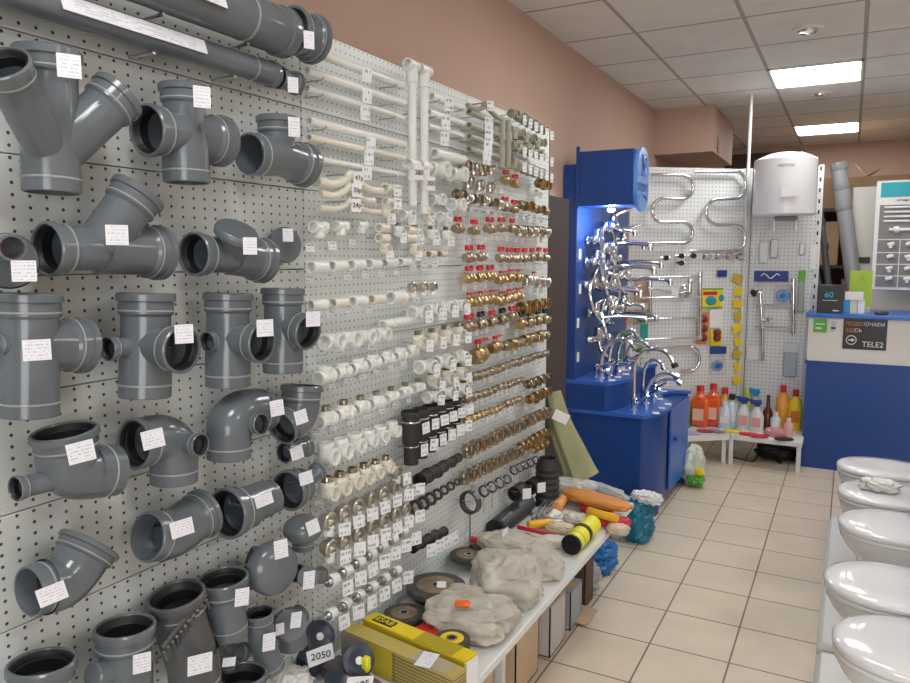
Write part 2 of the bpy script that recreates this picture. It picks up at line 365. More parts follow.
# ================================================ GREY FITTINGS
def fit(name,label,cat,C,arms,bends=(),tag=None,m=GREY,group=None,extra=None,rubber=True):
    """C: (px,py,off) centre. arms: (px,py,off,rpx,kind,[start px,py,off]); kind s socket, p plain open, c closed.
       bends: (list of (px,py,off)), rpx"""
    Cw=W(*C); t=empty(name,Cw,label,cat,group); b=MB()
    for a in arms:
        E=W(*a[:3]); r=rad(E,a[3]); st=W(*a[5]) if len(a)>5 else Cw; d=(E-st); L=d.length; dn=d/L
        if a[4]=='s':
            sl=min(L*0.62,r*0.85); b.lathe(st,dn,([] if bends else [(0,0)])+[(0,r*.88),(L-sl*.6,r*.88)],40)
            so=MB(); so.lathe(E-dn*sl,dn,[(0,r*0.88),(sl*0.12,r*0.97),(sl*0.62,r*0.97),(sl*0.66,r*1.05),(sl*0.93,r*1.05),(sl,r*1.0),(sl,r*0.94),(sl*0.9,r*0.90),(-(L-sl)*.9,r*0.84)]+([] if bends else [(-(L-sl)*.9,0)]),44)
            s_=so.build('socket',m,t)
            MB().lathe(E-dn*sl,dn,[(sl*0.2,r*0.972),(sl*0.21,r*0.99),(sl*0.27,r*0.99),(sl*0.28,r*0.972)],44).build('moulding_line',BAND,s_,origin=Cw)
            if rubber: MB().lathe(E,dn,[(-sl*.10,r*.90),(-sl*.06,r*.88),(-sl*.10,r*.85),(-sl*.35,r*.83),(-sl*.4,r*.79),(-sl*.45,r*.83),(-sl*.9,r*.82)],40).build('seal_ring',RUB,s_,origin=Cw)
        elif a[4]=='p':
            b.lathe(st,dn,([] if bends else [(0,0)])+[(0,r),(L-r*.03,r),(L,r*.97),(L,r*0.9),(L*.06,r*0.9)]+([] if bends else [(L*.06,0)]),44)
            MB().lathe(st,dn,[(L-r*.55,r*1.0),(L-r*.54,r*1.015),(L-r*.48,r*1.015),(L-r*.47,r*1.0)],40).build('moulding_line',BAND,t)
        else: b.lathe(st,dn,[(0,r),(L-r*.1,r),(L,r*.88),(L,0)],40)
    for P,rp in bends:
        P=[W(*p) for p in P]; rr=sum(rad(p,rp) for p in P)/len(P)
        b.sweep(smooth_path(P,6) if len(P)>2 else P,rr,40,cap=False)
    b.build('body',m,t)
    if extra: extra(t,Cw)
    if tag:
        q=W(*tag[:3]); sz=rad(q,1); card(t,q-Cw,(tag[3] if len(tag)>3 else 22)*sz,(tag[4] if len(tag)>4 else 22)*sz,yaw=-28,roll=tag[5] if len(tag)>5 else 0)
    # steel peg from the rack into the fitting
    MB().cyl(V((XB-0.002,Cw.y,Cw.z)),V((Cw.x,Cw.y,Cw.z)),0.003,8).build('hook',STEEL,t)
    return t
O=0.085
# long pipes with couplings at the top
def longpipe(px0,py0,px1,py1,off,rp,label,strip):
    A=W(px0,py0,off);B=W(px1,py1,off); r=rad(B,rp); A=V((A.x,-0.25,B.z)); B=V((A.x,B.y,B.z)); d=V((0,1,0))
    t=empty('sewer_pipe',V((A.x,(A.y+B.y)/2,A.z)),label,'pipe')
    L=(B-A).length; MB().lathe(A,d,[(0,0),(0,r*.9),(L-r*2.1,r*.9),(L-r*1.9,r*.97),(L-r*.6,r*.97),(L-r*.55,r*1.06),(L-r*.1,r*1.06),(L,r),(L,r*.84),(L-r*1.6,r*.82),(L-r*1.6,0)],44).build('tube',GREY,t)
    MB().lathe(A,d,[(L-r*2.6,r*.9),(L-r*2.59,r*.93),(L-r*2.5,r*.93),(L-r*2.49,r*.9)],40).build('moulding_line',BAND,t)
    a,b,sy=strip; P0=W(a,0,off+r); P1=W(b,0,off+r); y0=(P0.y+P1.y)/2
    card(t,V((r*0.93,y0,A.z+sy*r))-V((0,t.location.y,t.location.z)),P1.y-P0.y,r*1.0,m=TAG,name='label_strip',tilt=-18)
    for y in(0.3,1.0,B.y-.12): MB().cyl((XB-0.002,y,A.z-r*1.0),(XB+off,y,A.z-r*.97),0.004,8).build('hook',STEEL,t)
    return B,r
longpipe(165,-15,286,34,0.10,23,'thick long grey sewer pipe along the top of the rack',(150,226,0.1))
longpipe(0,-11,274,75,0.07,12.5,'thinner long grey sewer pipe under the thick top pipe',(62,205,0.1))
fit('pipe_coupling','short wide grey pipe coupling at end of the thick top pipe','pipe fitting',(302,35,.1),[(291,30,.1,23,'s'),(314,40,.1,23,'s')],[],(309,40,.19,11,17))
fit('pipe_coupling','small grey pipe coupling at end of the thinner top pipe','pipe fitting',(287,80,.07),[(278,77,.07,11,'s'),(297,84,.07,11,'s')],[],(293,85,.13,11,15))
fit('double_wye','large grey double wye with three sockets at top left corner','pipe fitting',(51,158,O),
    [(47,50,O,31,'s'),(52,193,O,27,'p'),(120,94,.12,26,'s'),(2,62,.16,26,'s')],[],(69,66,.19,22,23))
fit('pipe_cross','grey four way pipe cross, right of the double wye','pipe fitting',(185,134,O),
    [(146,130,O,25,'s'),(223,142,O,24,'s'),(183,85,O,23,'s'),(187,183,O,22.5,'p')],[],(202,97,.17,17,21))
fit('pipe_tee','grey pipe tee lying sideways with socket up, right of the cross','pipe fitting',(278,156,O),
    [(249,154,O,21,'p'),(306,166,O,21,'s'),(277,117,O,20,'s')],[],(294,127,.15,12,19))
fit('pipe_wye','big grey wye with branch rising to the right, below the double wye','pipe fitting',(98,249,O),
    [(46,249,O,26.5,'s'),(161,253,O,26,'s'),(140,191,.11,26,'s')],[],(117,235,.16,21,20))
def insp(t,C):
    P=W(237,232,.14); n=V((0.55,-0.1,0.85)).normalized(); r=rad(P,22)
    MB().lathe(P-n*.01,n,[(0,0),(0,r),(.008,r*1.02),(.014,r*.98),(.017,r*.9),(.017,0)],36).build('inspection_lid',GREY,t)
fit('inspection_pipe','grey inspection pipe with round screw lid on top','pipe fitting',(230,255,O),
    [(193,254,O,21.5,'s'),(264,261,O,21.5,'s'),(237,236,.125,17,'c')],[],(250,246,.22,14,17),extra=insp)
def flat(px,py,rp,off,label,tagq,hole=None,name='pipe_plug'):
    P=W(px,py,off); r=rad(P,rp); t=empty(name,P,label,'pipe fitting')
    n=V((0.96,-0.28,0))
    MB().lathe(P-n*.03,n,[(0,0),(0,r*.8),(.02,r*.8),(.022,r),(.03,r),(.035,r*.93),(.035,0)],40).build('disc',GREY,t)
    if hole:
        Q=W(hole[0],hole[1],off+.012); rr=rad(Q,hole[2]); MB().lathe(Q-n*.0,n,[(0,rr*1.15),(.04,rr*1.1),(.04,rr*.9),(.004,rr*.85),(.004,0)],28).build('small_socket',GREY,t)
    q=W(*tagq[:3]); s=rad(q,1); card(t,q-P,tagq[3]*s,tagq[4]*s,yaw=-25)
    MB().cyl((XB,P.y,P.z),(P.x-.02,P.y,P.z),.003,8).build('hook',STEEL,t); return t
flat(286,245,18,.04,'flat round grey plug disc hanging right of the inspection pipe',(288,235,.07,11,13))
flat(9,261,28,.08,'grey eccentric reducer disc cut off by the left edge',(24,271,.14,22,21),(5,248,12),'eccentric_reducer')
fit('pipe_tee','largest grey tee with side socket, at left edge of third row','pipe fitting',(30,345,O),
    [(29,293,O,30,'s'),(30,416,O,27,'p'),(85,345,O,27,'s')],[],(37,350,.17,25,21))
fit('double_tee','grey tee with small side inlet and wide opening facing aisle, second in row','pipe fitting',(146,345,O),
    [(146,293,O,27,'s'),(145,397,O,25,'p'),(183,350,.185,23,'s'),(107,349,O,12,'s')],[],(184,334,.20,18,19))
fit('double_tee','grey tee with small side inlet, third in row of upright tees','pipe fitting',(228,339,O),
    [(228,293,O,23.5,'s'),(228,386,O,22,'p'),(263,343,.18,19.5,'s'),(207,342,O,10,'s')],[],(265,328,.195,17,17))
fit('pipe_tee','grey upright tee without side inlet, rightmost of the upright tees','pipe fitting',(283,325,O),
    [(283,288,O,21,'s'),(283,372,O,20,'p'),(309,332,.165,18,'s')],[],(313,319,.18,15,15))
fit('elbow_with_inlet','grey elbow with open top socket and small inlet on its left','pipe fitting',(70,462,O),
    [(64,430,O,31,'s'),(15,489,O,12.5,'s',(62,478,O)),(113,470,O,26,'p',(88,472,O))],[([(65,445,O),(66,462,O),(74,472,O),(92,473,O)],26.5)],(81,452,.17,25,21,8))
fit('elbow_with_inlet','grey elbow opening left with small round inlet on its right','pipe fitting',(160,440,O),
    [(133,444,O,25,'s'),(174,482,O,23,'p',(174,455,O)),(201,445,.165,11,'s',(172,441,O))],[([(142,442,O),(158,438,O),(170,443,O),(174,458,O)],23.5)],(153,439,.155,21,19,8))
fit('elbow_with_inlet','glossy grey elbow with small front inlet, right of two other elbows','pipe fitting',(235,422,O),
    [(265,409,O,20,'s'),(229,458,O,21.5,'p',(229,430,O)),(262,424,.15,10.5,'s',(240,424,O))],[([(229,440,O),(230,424,O),(240,412,O),(256,409,O)],21.5)],(277,408,.15,14,16,5))
fit('pipe_elbow','dark grey elbow with open top beside the panel seam','pipe fitting',(300,415,O),
    [(302,385,O,20,'s'),(281,428,O,18,'s')],[([(302,393,O),(302,408,O),(296,420,O),(286,427,O)],17.5)],(301,417,.15,13,14,12))
fit('pipe_coupling','small glossy grey coupling under the dark elbow','pipe fitting',(295,450,.06),
    [(284,453,.06,10,'s'),(307,446,.06,10,'s')],[],(297,453,.1,13,13,12))
fit('offset_bend','grey offset bend with open left end, below the elbow row','pipe fitting',(170,530,O),
    [(147,537,O,25,'p',(168,535,O)),(205,512,O,24,'s',(185,523,O))],[([(158,537,O),(170,534,O),(182,527,O),(192,519,O)],24)],(182,528,.15,22,17,8))
fit('eccentric_reducer','grey eccentric reducer with wide black opening facing left','pipe fitting',(248,507,O),
    [(226,514,O,25,'s'),(272,496,O,17,'c')],[([(240,508,O),(254,503,O),(264,499,O)],19)],(264,500,.14,18,12,12))
fit('pipe_reducer','grey reducer from wide opening to thin pipe at the seam','pipe fitting',(302,485,.07),
    [(288,491,.07,20,'s'),(319,470,.07,9,'s')],[],(306,478,.13,14,13,8))
def mush(t,C):
    P=W(303,529,.1); r=rad(P,20); MB().ball(P,r,32,sc=(1,1,.72)).build('cap_dome',GREY,t)
fit('vent_cap','rounded grey mushroom vent cap at panel seam','pipe fitting',(303,535,.08),[(303,549,.08,11,'p')],[],(313,527,.15,13,15,15),extra=mush)
def big(t,C):
    P=W(275,569,.13); r=rad(P,27); n=V((0.93,-.3,.12)).normalized()
    MB().lathe(P-n*.03,n,[(0,0),(0,r*.9),(.012,r),(.03,r*.97),(.042,r*.8),(.05,r*.45),(.053,0)],40).build('cap_dome',GREY,t)
fit('vent_cap','large round grey vent cap with flat domed face and ribbed collar','pipe fitting',(262,569,.08),[(248,567,.06,21,'p')],[],(281,549,.2,14,19,3),extra=big)
fit('pipe_tee','small grey tee with plug beside the large round vent cap','pipe fitting',(308,577,.05),[(308,577,.12,11,'c'),(296,573,.05,9,'s'),(322,575,.05,8,'s')],[],(309,580,.14,12,18,-5))
fit('pipe_bend','grey bend with wide left opening and socket up, lower left','pipe fitting',(62,580,O),
    [(29,592,O,26,'p',(52,584,O)),(91,543,O,30,'s',(76,566,O))],[([(44,587,O),(60,582,O),(72,571,O),(82,558,O)],27)],(52,594,.15,26,19,12))
fit('pipe_coupling','wide grey socket cut off by the bottom edge at far left','pipe fitting',(42,700,O),[(42,661,O,31,'s'),(42,740,O,27,'p')])
fit('pipe_tee','grey upright tee with small left inlet near bottom edge','pipe fitting',(126,668,O),
    [(125,625,O,28,'s'),(127,715,O,25,'p'),(92,677,O,14,'c')],[],(142,663,.16,17,20,-3))
def ribs(t,C):
    f=MB()
    for i in range(11):
        P=W(164+4.2*i,652-5.2*i,.135+.012*math.sin(i*.3)); Q=W(167+4.2*i,660-5.2*i,.12); f.cyl(P,Q,rad(P,1.6),8)
    f.sweep([W(162+4.4*i,648-5.4*i,.13) for i in range(11)],rad(P,2.5),8)
    f.build('rib_bead',GREYD,t)
fit('flexible_bend','dark grey ribbed bend with open top socket and label','pipe fitting',(185,640,O),
    [(176,594,O,27,'s'),(196,690,O,25,'p',(192,650,O))],[([(177,605,O),(181,625,O),(188,645,O),(192,660,O)],25)],(200,664,.16,24,20,-3),m=GREYD,extra=ribs)
fit('pipe_coupling','grey coupling with black open top beside the ribbed bend','pipe fitting',(226,605,O),
    [(223,577,O,24,'s'),(229,634,O,19,'p')],[],(242,597,.16,14,18,-5))
fit('pipe_coupling','grey socket at the bottom edge between ribbed bend and white tags','pipe fitting',(242,705,.1),[(242,673,.1,24,'s'),(242,730,.1,20,'p')])
fit('pipe_reducer','small grey reducer with black rubber top, bent to the right','pipe fitting',(261,640,.09),
    [(259,612,.09,14,'s'),(272,668,.09,13,'p',(263,644,.09))],[([(260,622,.09),(262,640,.09),(266,655,.09)],13)],(269,642,.13,13,18,-5))
fit('pipe_tee','small dark tee tucked behind the ribbed bend','pipe fitting',(228,652,.05),[(217,641,.05,8,'s'),(244,652,.05,9,'s'),(228,670,.05,8,'p')],[],(229,662,.1,13,9,-10))
t=fit('check_valve','grey check valve box with bolted oval lid beside the seam','pipe fitting',(290,625,.05),[(290,625,.09,17,'c'),(279,632,.05,9,'s'),(302,612,.05,10,'c'),(294,648,.06,14,'c')],[],(296,620,.115,11,16,-8))
card(t,W(280,629,.1)-t.location,.02,.028,yaw=-28)
for k in range(6):
    a=k*PI/3; P=W(290+13*math.cos(a),625+17*math.sin(a),.088); MB().cyl(P,P+V((.006,0,0)),.003,8).build('bolt',STEEL,t)
fit('pipe_tee','grey fitting peeking in at the left edge beside the largest tee','pipe fitting',(-12,345,O),[(6,345,O,10,'s')],[],None,rubber=False)

# ================================================ SMALL FITTING LIBRARY (radius 1, X out, Y along, Z up)
LIB={}
def lib(k,parts): LIB[k]=[(n,mb.mesh(n,m)) for n,mb,m in parts]
Y=V((0,1,0));Z=V((0,0,1));X=V((1,0,0))
def T(ends,r=1,wall=.25,col=1.15,seg=20,cl=.6):
    b=MB()
    for e in ends: b.tube(V((0,0,0)),V(e),r,wall,oa=False,ob=True,cb=col,cl=cl,seg=seg,deep=1.2)
    return b
def hexn(b,A,B,r,m=0): A=V(A);B=V(B); return b.lathe(A,B-A,[(0,0),(0,r*.92),(.08*r,r),((B-A).length-.08*r,r),((B-A).length,r*.92),((B-A).length,0)],6,m)
def thread(A,d,r,L,m):
    b=MB(); p=[(0,r)]
    n=5
    for i in range(n): p+=[(L*(i+.3)/n,r*.95),(L*(i+.8)/n,r*1.02)]
    p+=[(L,r*.95),(L,r*.72),(L*.1,r*.7),(L*.1,0)]; return b.lathe(A,d,p,16)
for cn,cm in(('white',WP),('cream',WP2),('olive',PIPEG)):
    lib(cn+'_tee_down',[('body',T([-1.9*Y,1.9*Y,-2*Z]),cm)])
    lib(cn+'_tee_up',[('body',T([-1.9*Y,1.9*Y,1.7*Z]),cm)])
    lib(cn+'_tee_out',[('body',T([-1.8*Y,1.8*Y,2*X]),cm)])
    lib(cn+'_elbow_up',[('body',T([1.6*X,1.8*Z]).ball((0,0,0),1.0,16),cm)])
    lib(cn+'_elbow_side',[('body',T([-1.7*Y,1.8*X]).ball((0,0,0),1.0,16),cm)])
    lib(cn+'_coupling',[('body',MB().tube(-1.9*Y,1.9*Y,1,.28,ca=1.08,cb=1.08,seg=24),cm)])
    lib(cn+'_cap',[('body',MB().tube(-1.2*Y,.9*Y,1,.2,True,False,seg=20),cm)])
    lib(cn+'_tee_threaded',[('body',T([-1.9*Y,1.9*Y,1.5*Z],cl=.9),cm),('threaded_insert',thread(1.5*Z,Z,.72,.8,0),BRASS)])
    lib(cn+'_elbow_threaded',[('body',T([1.5*X,1.5*Z],cl=.9).ball((0,0,0),1,16),cm),('threaded_insert',thread(1.5*Z,Z,.7,.75,0),BRASS)])
    lib(cn+'_plug_threaded',[('body',MB().tube(-1.4*Y,1.2*Y,1,.2,False,True,seg=20),cm),('threaded_insert',thread(-1.4*Y,-Y,.72,.7,0),BRASS)])
lib('union',[('body',MB().lathe(-.9*X,X,[(0,0),(0,1),(.6,1.02),(.7,1.25),(1.4,1.28),(1.55,1.1),(1.55,.8),(.9,.75),(.9,0)],20),NICK),('collar',MB().tube((0,0,-1.9),(0,0,-.6),.8,.2,seg=16),WP)])
lib('white_union',[('body',MB().tube((0,-.9,.2),(0.1,.9,.2),1.1,.2,seg=20,ca=1.1),WP),('threaded_insert',thread((0,-.9,.2),-Y,.75,.7,0),STEEL)])
def nip(m,hx=1.15):
    b=MB(); b.tube(-1.6*Y,1.6*Y,.85,.2,seg=14); hexn(b,-.5*Y,.5*Y,hx); return b
lib('brass_nipple',[('body',nip(0),BRASS)]); lib('yellow_nipple',[('body',nip(0),BRASSY)])
for cn,cm in(('brass',BRASS),('yellow',BRASSY),('chrome',NICK)):
    lib(cn+'_tee',[('body',T([-1.6*Y,1.6*Y,-1.5*Z],wall=.2,seg=16,cl=.5).ball((0,0,0),1.05,14),cm)])
    lib(cn+'_elbow',[('body',T([-1.5*Y,1.5*X],wall=.2,seg=16).ball((0,0,0),1.05,14),cm)])
    lib(cn+'_elbow_drop',[('body',T([1.3*X,-1.5*Z],wall=.2,seg=16).ball((0,0,0),1.15,14),cm)])
    vb=MB().tube(-2.2*Y,2.2*Y,.8,.2,seg=16); hexn(vb,-2.1*Y,-1.3*Y,1.05); hexn(vb,1.3*Y,2.1*Y,1.05); vb.ball((0,0,0),1.2,16); vb.cyl((0,0,.9),(0,0,1.7),.35,10)
    hb=MB().box((0,0,2.0),(1.0,3.0,.6),bev=.2).box((0,-1.1,2.45),(.9,.8,.9),bev=.2).box((0,1.1,2.45),(.9,.8,.9),bev=.2)
    hl=MB().box((0,1.3,2.0),(.7,3.8,.3),bev=.1).cyl((0,0,1.6),(0,0,2.15),.5,12)
    lib(cn+'_valve_butterfly',[('valve_body',vb,cm),('handle',hb,REDH)])
    lib(cn+'_valve_lever',[('valve_body',vb,cm),('handle',hl,REDH)])
    lib(cn+'_valve_black',[('valve_body',vb,cm),('handle',hb,BLKP)])
lib('olive_elbow_thread',[('body',T([-1.5*Y,1.6*X]).ball((0,0,0),1,14),PIPEG),('opening',MB().cyl((1.605*X),1.62*X,.7,14),RUB)])
lib('rubber_sleeve',[('body',MB().tube(-1.5*Y,1.5*Y,1,.15,ca=1.12,cb=1.12,seg=24),RUBG)])
lib('drop_sleeve',[('body',MB().tube((0,0,1.5),(0,0,-2.2),1,.15,ca=1.15,cb=0,cl=.5,seg=20),RUBG),('steel_band',MB().torus((0,0,.3),Z,1.02,.1,24,6),STEEL)])
lib('ring_nut',[('ring',MB().lathe((0,-.15,0),Y,[(0,.62),(0,1.05),(.4,1.05),(.4,.62),(0,.62)],8),mat('dark_nut',(.10,.095,.09),.4,metal=.6))])
lib('small_nut',[('ring',MB().lathe((0,-.2,0),Y,[(0,.6),(0,1),(.4,1),(.4,.6),(0,.6)],6),BRASS)])
cb_=MB().torus((0,0,0),(.3,1,0),1,.10,28,6)
lib('pipe_clamp',[('band',MB().lathe((0,-.25,0),(.15,1,0),[(0,.9),(0,1),(.5,1),(.5,.9),(0,.9)],28),mat('dark_steel',(.22,.22,.23),.35,metal=1.0)),('rubber_lining',MB().lathe((0,-.22,0),(.15,1,0),[(0,.78),(0,.9),(.45,.9),(.45,.78),(0,.78)],28),RUBG),('screw',MB().cyl((.2,0,1.0),(.2,0,1.4),.16,8).cyl((0,0,-1),(0,0,-3.6),.09,8),STEEL)])
lib('tap_union',[('body',MB().lathe(-.8*X,X,[(0,0),(0,.8),(.5,.8),(.5,1.1),(1.2,1.1),(1.2,.7),(2,.65),(2,.4),(1.4,.35),(1.4,0)],8),CHR)])
HOOKM=MB().cyl((0,0,0),(-1,0,0),.0016,6).mesh('hook',STEEL)
CNT=[0]
def item(kind,P,s,name,label,cat,group,tag=None,rotx=0,rotz=0,off=.04):
    t=empty(name,P,label,cat,group)
    for n,me in LIB[kind]:
        o=link(n,me,t); o.scale=(s,s,s); o.rotation_euler=(rotx,0,rotz)
    h=link('hook',HOOKM,t); h.scale=(off,1,1)
    if tag:
        dz,wd,ht,out=tag[:4]; card(t,(out,tag[4] if len(tag)>4 else 0,dz),wd,ht,yaw=random.uniform(-30,-12),roll=random.uniform(-6,6),m=tag[5] if len(tag)>5 else TAGH)
    return t
def row(kind,name,cat,look,where,p0,p1,n,r0,r1,off=.04,tag=None,group=None,skip=(),jit=0.0,flip=0):
    """tag: (dz px, w px, h px, out m); p0,p1 pixel ends of the row on the rack"""
    A=W(*p0,off);B=W(*p1,off); d0=dep(A); d1=dep(B); s0=rad(A,r0); s1=rad(B,r1)
    for i in range(n):
        f=i/(n-1) if n>1 else 0; P=A.lerp(B,f); s=s0+(s1-s0)*f; k=kind[i%len(kind)] if isinstance(kind,(list,tuple)) else kind
        P=P+V((0,0,random.uniform(-jit,jit)))
        lb=f'{look[i%len(look)] if isinstance(look,list) else look}, '+(f'{ORD[i]} from left {where}' if n>1 else where)
        tg=None
        if tag:
            u=d0/CF; tg=(-tag[0]*u,tag[1]*u,tag[2]*u,tag[3],0,tag[4] if len(tag)>4 else TAGH)
        item(k,P,s*random.uniform(.96,1.04),name[i%len(name)] if isinstance(name,list) else name,lb,cat,group or f'{cat}s {where}',tg,rotz=random.uniform(-.12,.12),off=off)
PF='pipe fitting'
# ---- white panel: long horizontal pipes
def hpipe(px0,py0,px1,py1,rp,label,off=.05,m=WP,tagpx=None,name='plastic_pipe'):
    A=W(px0,py0,off); y1=W(px1,py1,off).y; B=V((A.x,y1,W(px1,py1,off).z*.5+A.z*.5)); A=V((A.x,A.y,B.z)); r=rad(A,rp)
    t=empty(name,(A+B)/2,label,'pipe','white pipes laid across the rack' if m is WP else None)
    MB().tube(A,B,r,.3,seg=20).build('tube',m,t)
    for f in(.12,.88):
        y=A.y+(B.y-A.y)*f; MB().sweep([(XB-.002,y,A.z-r*1.1),(A.x,y,A.z-r*1.15),(A.x+r*1.2,y,A.z-r*.6)],.002,6).build('hook',STEEL,t)
    if tagpx: q=W(*tagpx,off+r+.008); u=dep(q)/CF; card(t,q-(A+B)/2,11*u,14*u,yaw=-22,m=TAGH)
for a in((309,52,403,84,4.6,'thick white pipe, highest of six across the rack',(367,75)),(307,71,403,103,4.4,'second highest white pipe across the rack',(367,96)),(307,88,403,118,3.2,'thin white pipe with marks, third of six across the rack',(365,113)),
          (309,122,404,144,4.6,'fourth highest white pipe across the rack',(371,144)),(309,138,404,158,3.7,'cream pipe, fifth of six across the rack',(369,158)),(322,161,403,174,3,'lowest thin white pipe above the curved crossover pieces',(367,173)),
          (432,95,463,109,3.8,'short white pipe piece, topmost right of the vertical pipes',(449,104)),(429,112,463,124,3.3,'short white pipe piece, second right of the vertical pipes',(446,122)),(428,125,463,137,2.6,'short thin white pipe piece, third right of the vertical pipes',(445,139)),(434,152,463,161,5.5,'short fat white pipe piece above the white bends',None)):
    hpipe(*a[:6],tagpx=a[6],m=WP2 if 'cream' in a[5] else WP)
# vertical pipes with tee heads
for px,top,bot,lab in((412,62,206,'tall white upright pipe with tee heads and 280 tag, left of pair'),(424,67,214,'tall white upright pipe with tee heads and 300 tag, right of pair')):
    A=W(px,top,.06);B=W(px+1.5,bot,.06); B=V((A.x,A.y,B.z)); r=rad(A,4.2); t=empty('plastic_pipe',(A+B)/2,lab,'pipe','pair of upright white pipes')
    MB().tube(A,B,r,.3,seg=20).build('tube',WP,t)
    for z,nm in((A.z-.01,'tee_head'),(A.z-.30,'collar_fitting')):
        MB().tube((A.x,A.y-r*2.2,z),(A.x,A.y+r*2.2,z),r*1.35,.25,seg=20).tube((A.x,A.y,z),(A.x,A.y,z-r*4),r*1.35,.1,False,False,seg=20).build(nm,WP,t)
    q=V((A.x+r*1.7,A.y,W(px,173+(px-412)*.9,.06).z)); c=card(t,q-t.location,.038,.042,yaw=-20,m=PAPER)
    text('handwriting','280' if px==412 else '300',.022,q+V((.0025,-.001,0)),(PI/2,0,PI/2-math.radians(20)),INK,t)
    MB().cyl((XB,A.y,A.z-.15),(A.x,A.y,A.z-.15),.0025,8).build('hook',STEEL,t)
# crossover bends
def bypass(px0,py0,px1,py1,bx,by,rp,label,off=.06,m=WP2,price=None):
    A=W(px0,py0,off);B=W(px1,py1,off); M=W(bx,by,off+.02); r=rad(A,rp); mid=(A+B)/2; t=empty('crossover_pipe',mid,label,'pipe','curved crossover pipes on the rack')
    P=smooth_path([A,A.lerp(B,.22),A.lerp(B,.34).lerp(M,.5),M,A.lerp(B,.66).lerp(M,.5),A.lerp(B,.78),B],6)
    MB().sweep(P,r,16).tube(A-(A-B).normalized()*-.004,A+(B-A)*.12,r*1.12,.3,True,False,seg=18).build('tube',m,t)
    q=M+V((r+.012,0,-.012)); card(t,q-mid,.03,.034,yaw=-22,m=PAPER if price else TAGH)
    if price: text('handwriting',price,.017,q+V((.0025,0,0)),(PI/2,0,PI/2-math.radians(22)),INK,t)
    MB().cyl((XB,M.y,M.z),(M.x,M.y,M.z),.0025,8).build('hook',STEEL,t)
bypass(318,182,381,191,351,174,4.6,'cream curved crossover pipe, highest on left',price='47p')
bypass(321,194,374,201,350,186,3.7,'cream curved crossover pipe, middle on left',price='33p')
bypass(320,208,380,212,350,201,3,'cream curved crossover pipe, lowest on left',price='24p')
row('white_tee_down','pipe_tee',PF,'white plastic tee pointing down','in row under crossover pipes',(319,227),(361,225),3,5.6,4.2,.045,(20,10,9,-.03))
row('cream_coupling','pipe_coupling',PF,'short cream coupling','beside the crossover pipes',(389,189),(389,202),2,4.6,4.2,.06,(2,9,11,.03))
row(['cream_elbow_up','white_elbow_side'],'pipe_elbow',PF,'white plastic elbow','in row right of crossover pipes',(386,214),(443,217),4,4.8,4.8,.05,(5,9,10,.02))
row('cream_coupling','pipe_coupling',PF,'long cream coupling','in upper of two paired rows',(383,228),(410,230),2,4.4,4.0,.06)
row('cream_coupling','pipe_coupling',PF,'long cream coupling','in lower of two paired rows',(383,238),(410,238),2,4.4,4.0,.06)
row('white_elbow_threaded','threaded_elbow',PF,'white elbow with metal thread','right of paired cream couplings',(398,233),(446,237),4,4.5,4.2,.05,(5,9,10,.02))
row('cream_elbow_threaded','threaded_elbow',PF,'cream elbow with metal thread','in row below paired couplings',(384,250),(413,250),2,5,4.6,.05,(6,9,10,.02))
row('cream_plug_threaded','threaded_plug',PF,'white plug with dark thread','in short row of three plugs',(421,254),(443,254),3,3.7,3.2,.05,(12,8,9,-.03))
row('white_coupling','pipe_coupling',PF,'white plastic coupling','in row of six couplings',(318,267),(405,262),6,6.2,4.2,.045,(12,9,8,-.03))
row(['white_coupling','cream_coupling'],'pipe_coupling',PF,'stubby white coupling','in the second row of couplings',(318,305),(377,299),4,5.6,5.0,.045,(12,9,8,-.03))
row('white_coupling','pipe_coupling',PF,'long thick white coupling','right end of second coupling row',(397,297),(397,297),1,6.2,6.2,.05)
row('union','metal_union',PF,'small nickel union','in row beside long thick coupling',(413,288),(434,287),3,4.6,4,.05,(11,8,9,-.03))
row('white_coupling','pipe_coupling',PF,'small white coupling','in chain of four small couplings',(387,324),(413,320),4,4.4,4,.05)
row('white_elbow_side','pipe_elbow',PF,'white plastic elbow','in row under second coupling row',(331,341),(380,334),4,7.2,6,.05,(13,9,9,-.03))
row('white_tee_up','pipe_tee',PF,'white plastic tee pointing up','in first row of upturned tees',(325,377),(412,352),7,6.4,4.2,.05,(14,9,7,-.035))
row('white_tee_threaded','threaded_tee',PF,'white tee with metal thread up','in second row of upturned tees',(326,420),(418,388),7,6.6,4.2,.05,(16,9,7,-.035))
row('white_elbow_up','pipe_elbow',PF,'white upturned elbow','in row of plain upturned elbows',(326,456),(392,431),6,7.6,5.2,.05,(15,9,7,-.03))
row('cream_elbow_threaded','threaded_elbow',PF,'cream upturned elbow with metal thread','below the plain upturned elbows',(327,492),(386,467),6,7.6,5.2,.05,(14,9,7,-.03))
row('union','metal_union',PF,'nickel union with folded white tag','in upper row of unions',(328,521),(405,482),7,7.4,5.4,.055,(5,13,13,.055))
row('union','metal_union',PF,'nickel union with hanging white tag','in second row of unions',(329,548),(405,509),7,7.4,5.4,.055,(5,13,14,.055))
row('white_union','plastic_union',PF,'white union with folded price tag','in third row of unions',(333,581),(403,533),7,6.0,4.6,.055,(3,13,15,.05))
row('white_union','plastic_union',PF,'white end cap with folded price tag','in lowest row on white panel',(331,615),(396,572),6,5.4,4.6,.055,(3,13,15,.045))
row('union','metal_union',PF,'short nickel valve with white tag','beside the threaded cream elbows',(396,472),(406,483),2,6,5,.055,(5,10,12,.04))
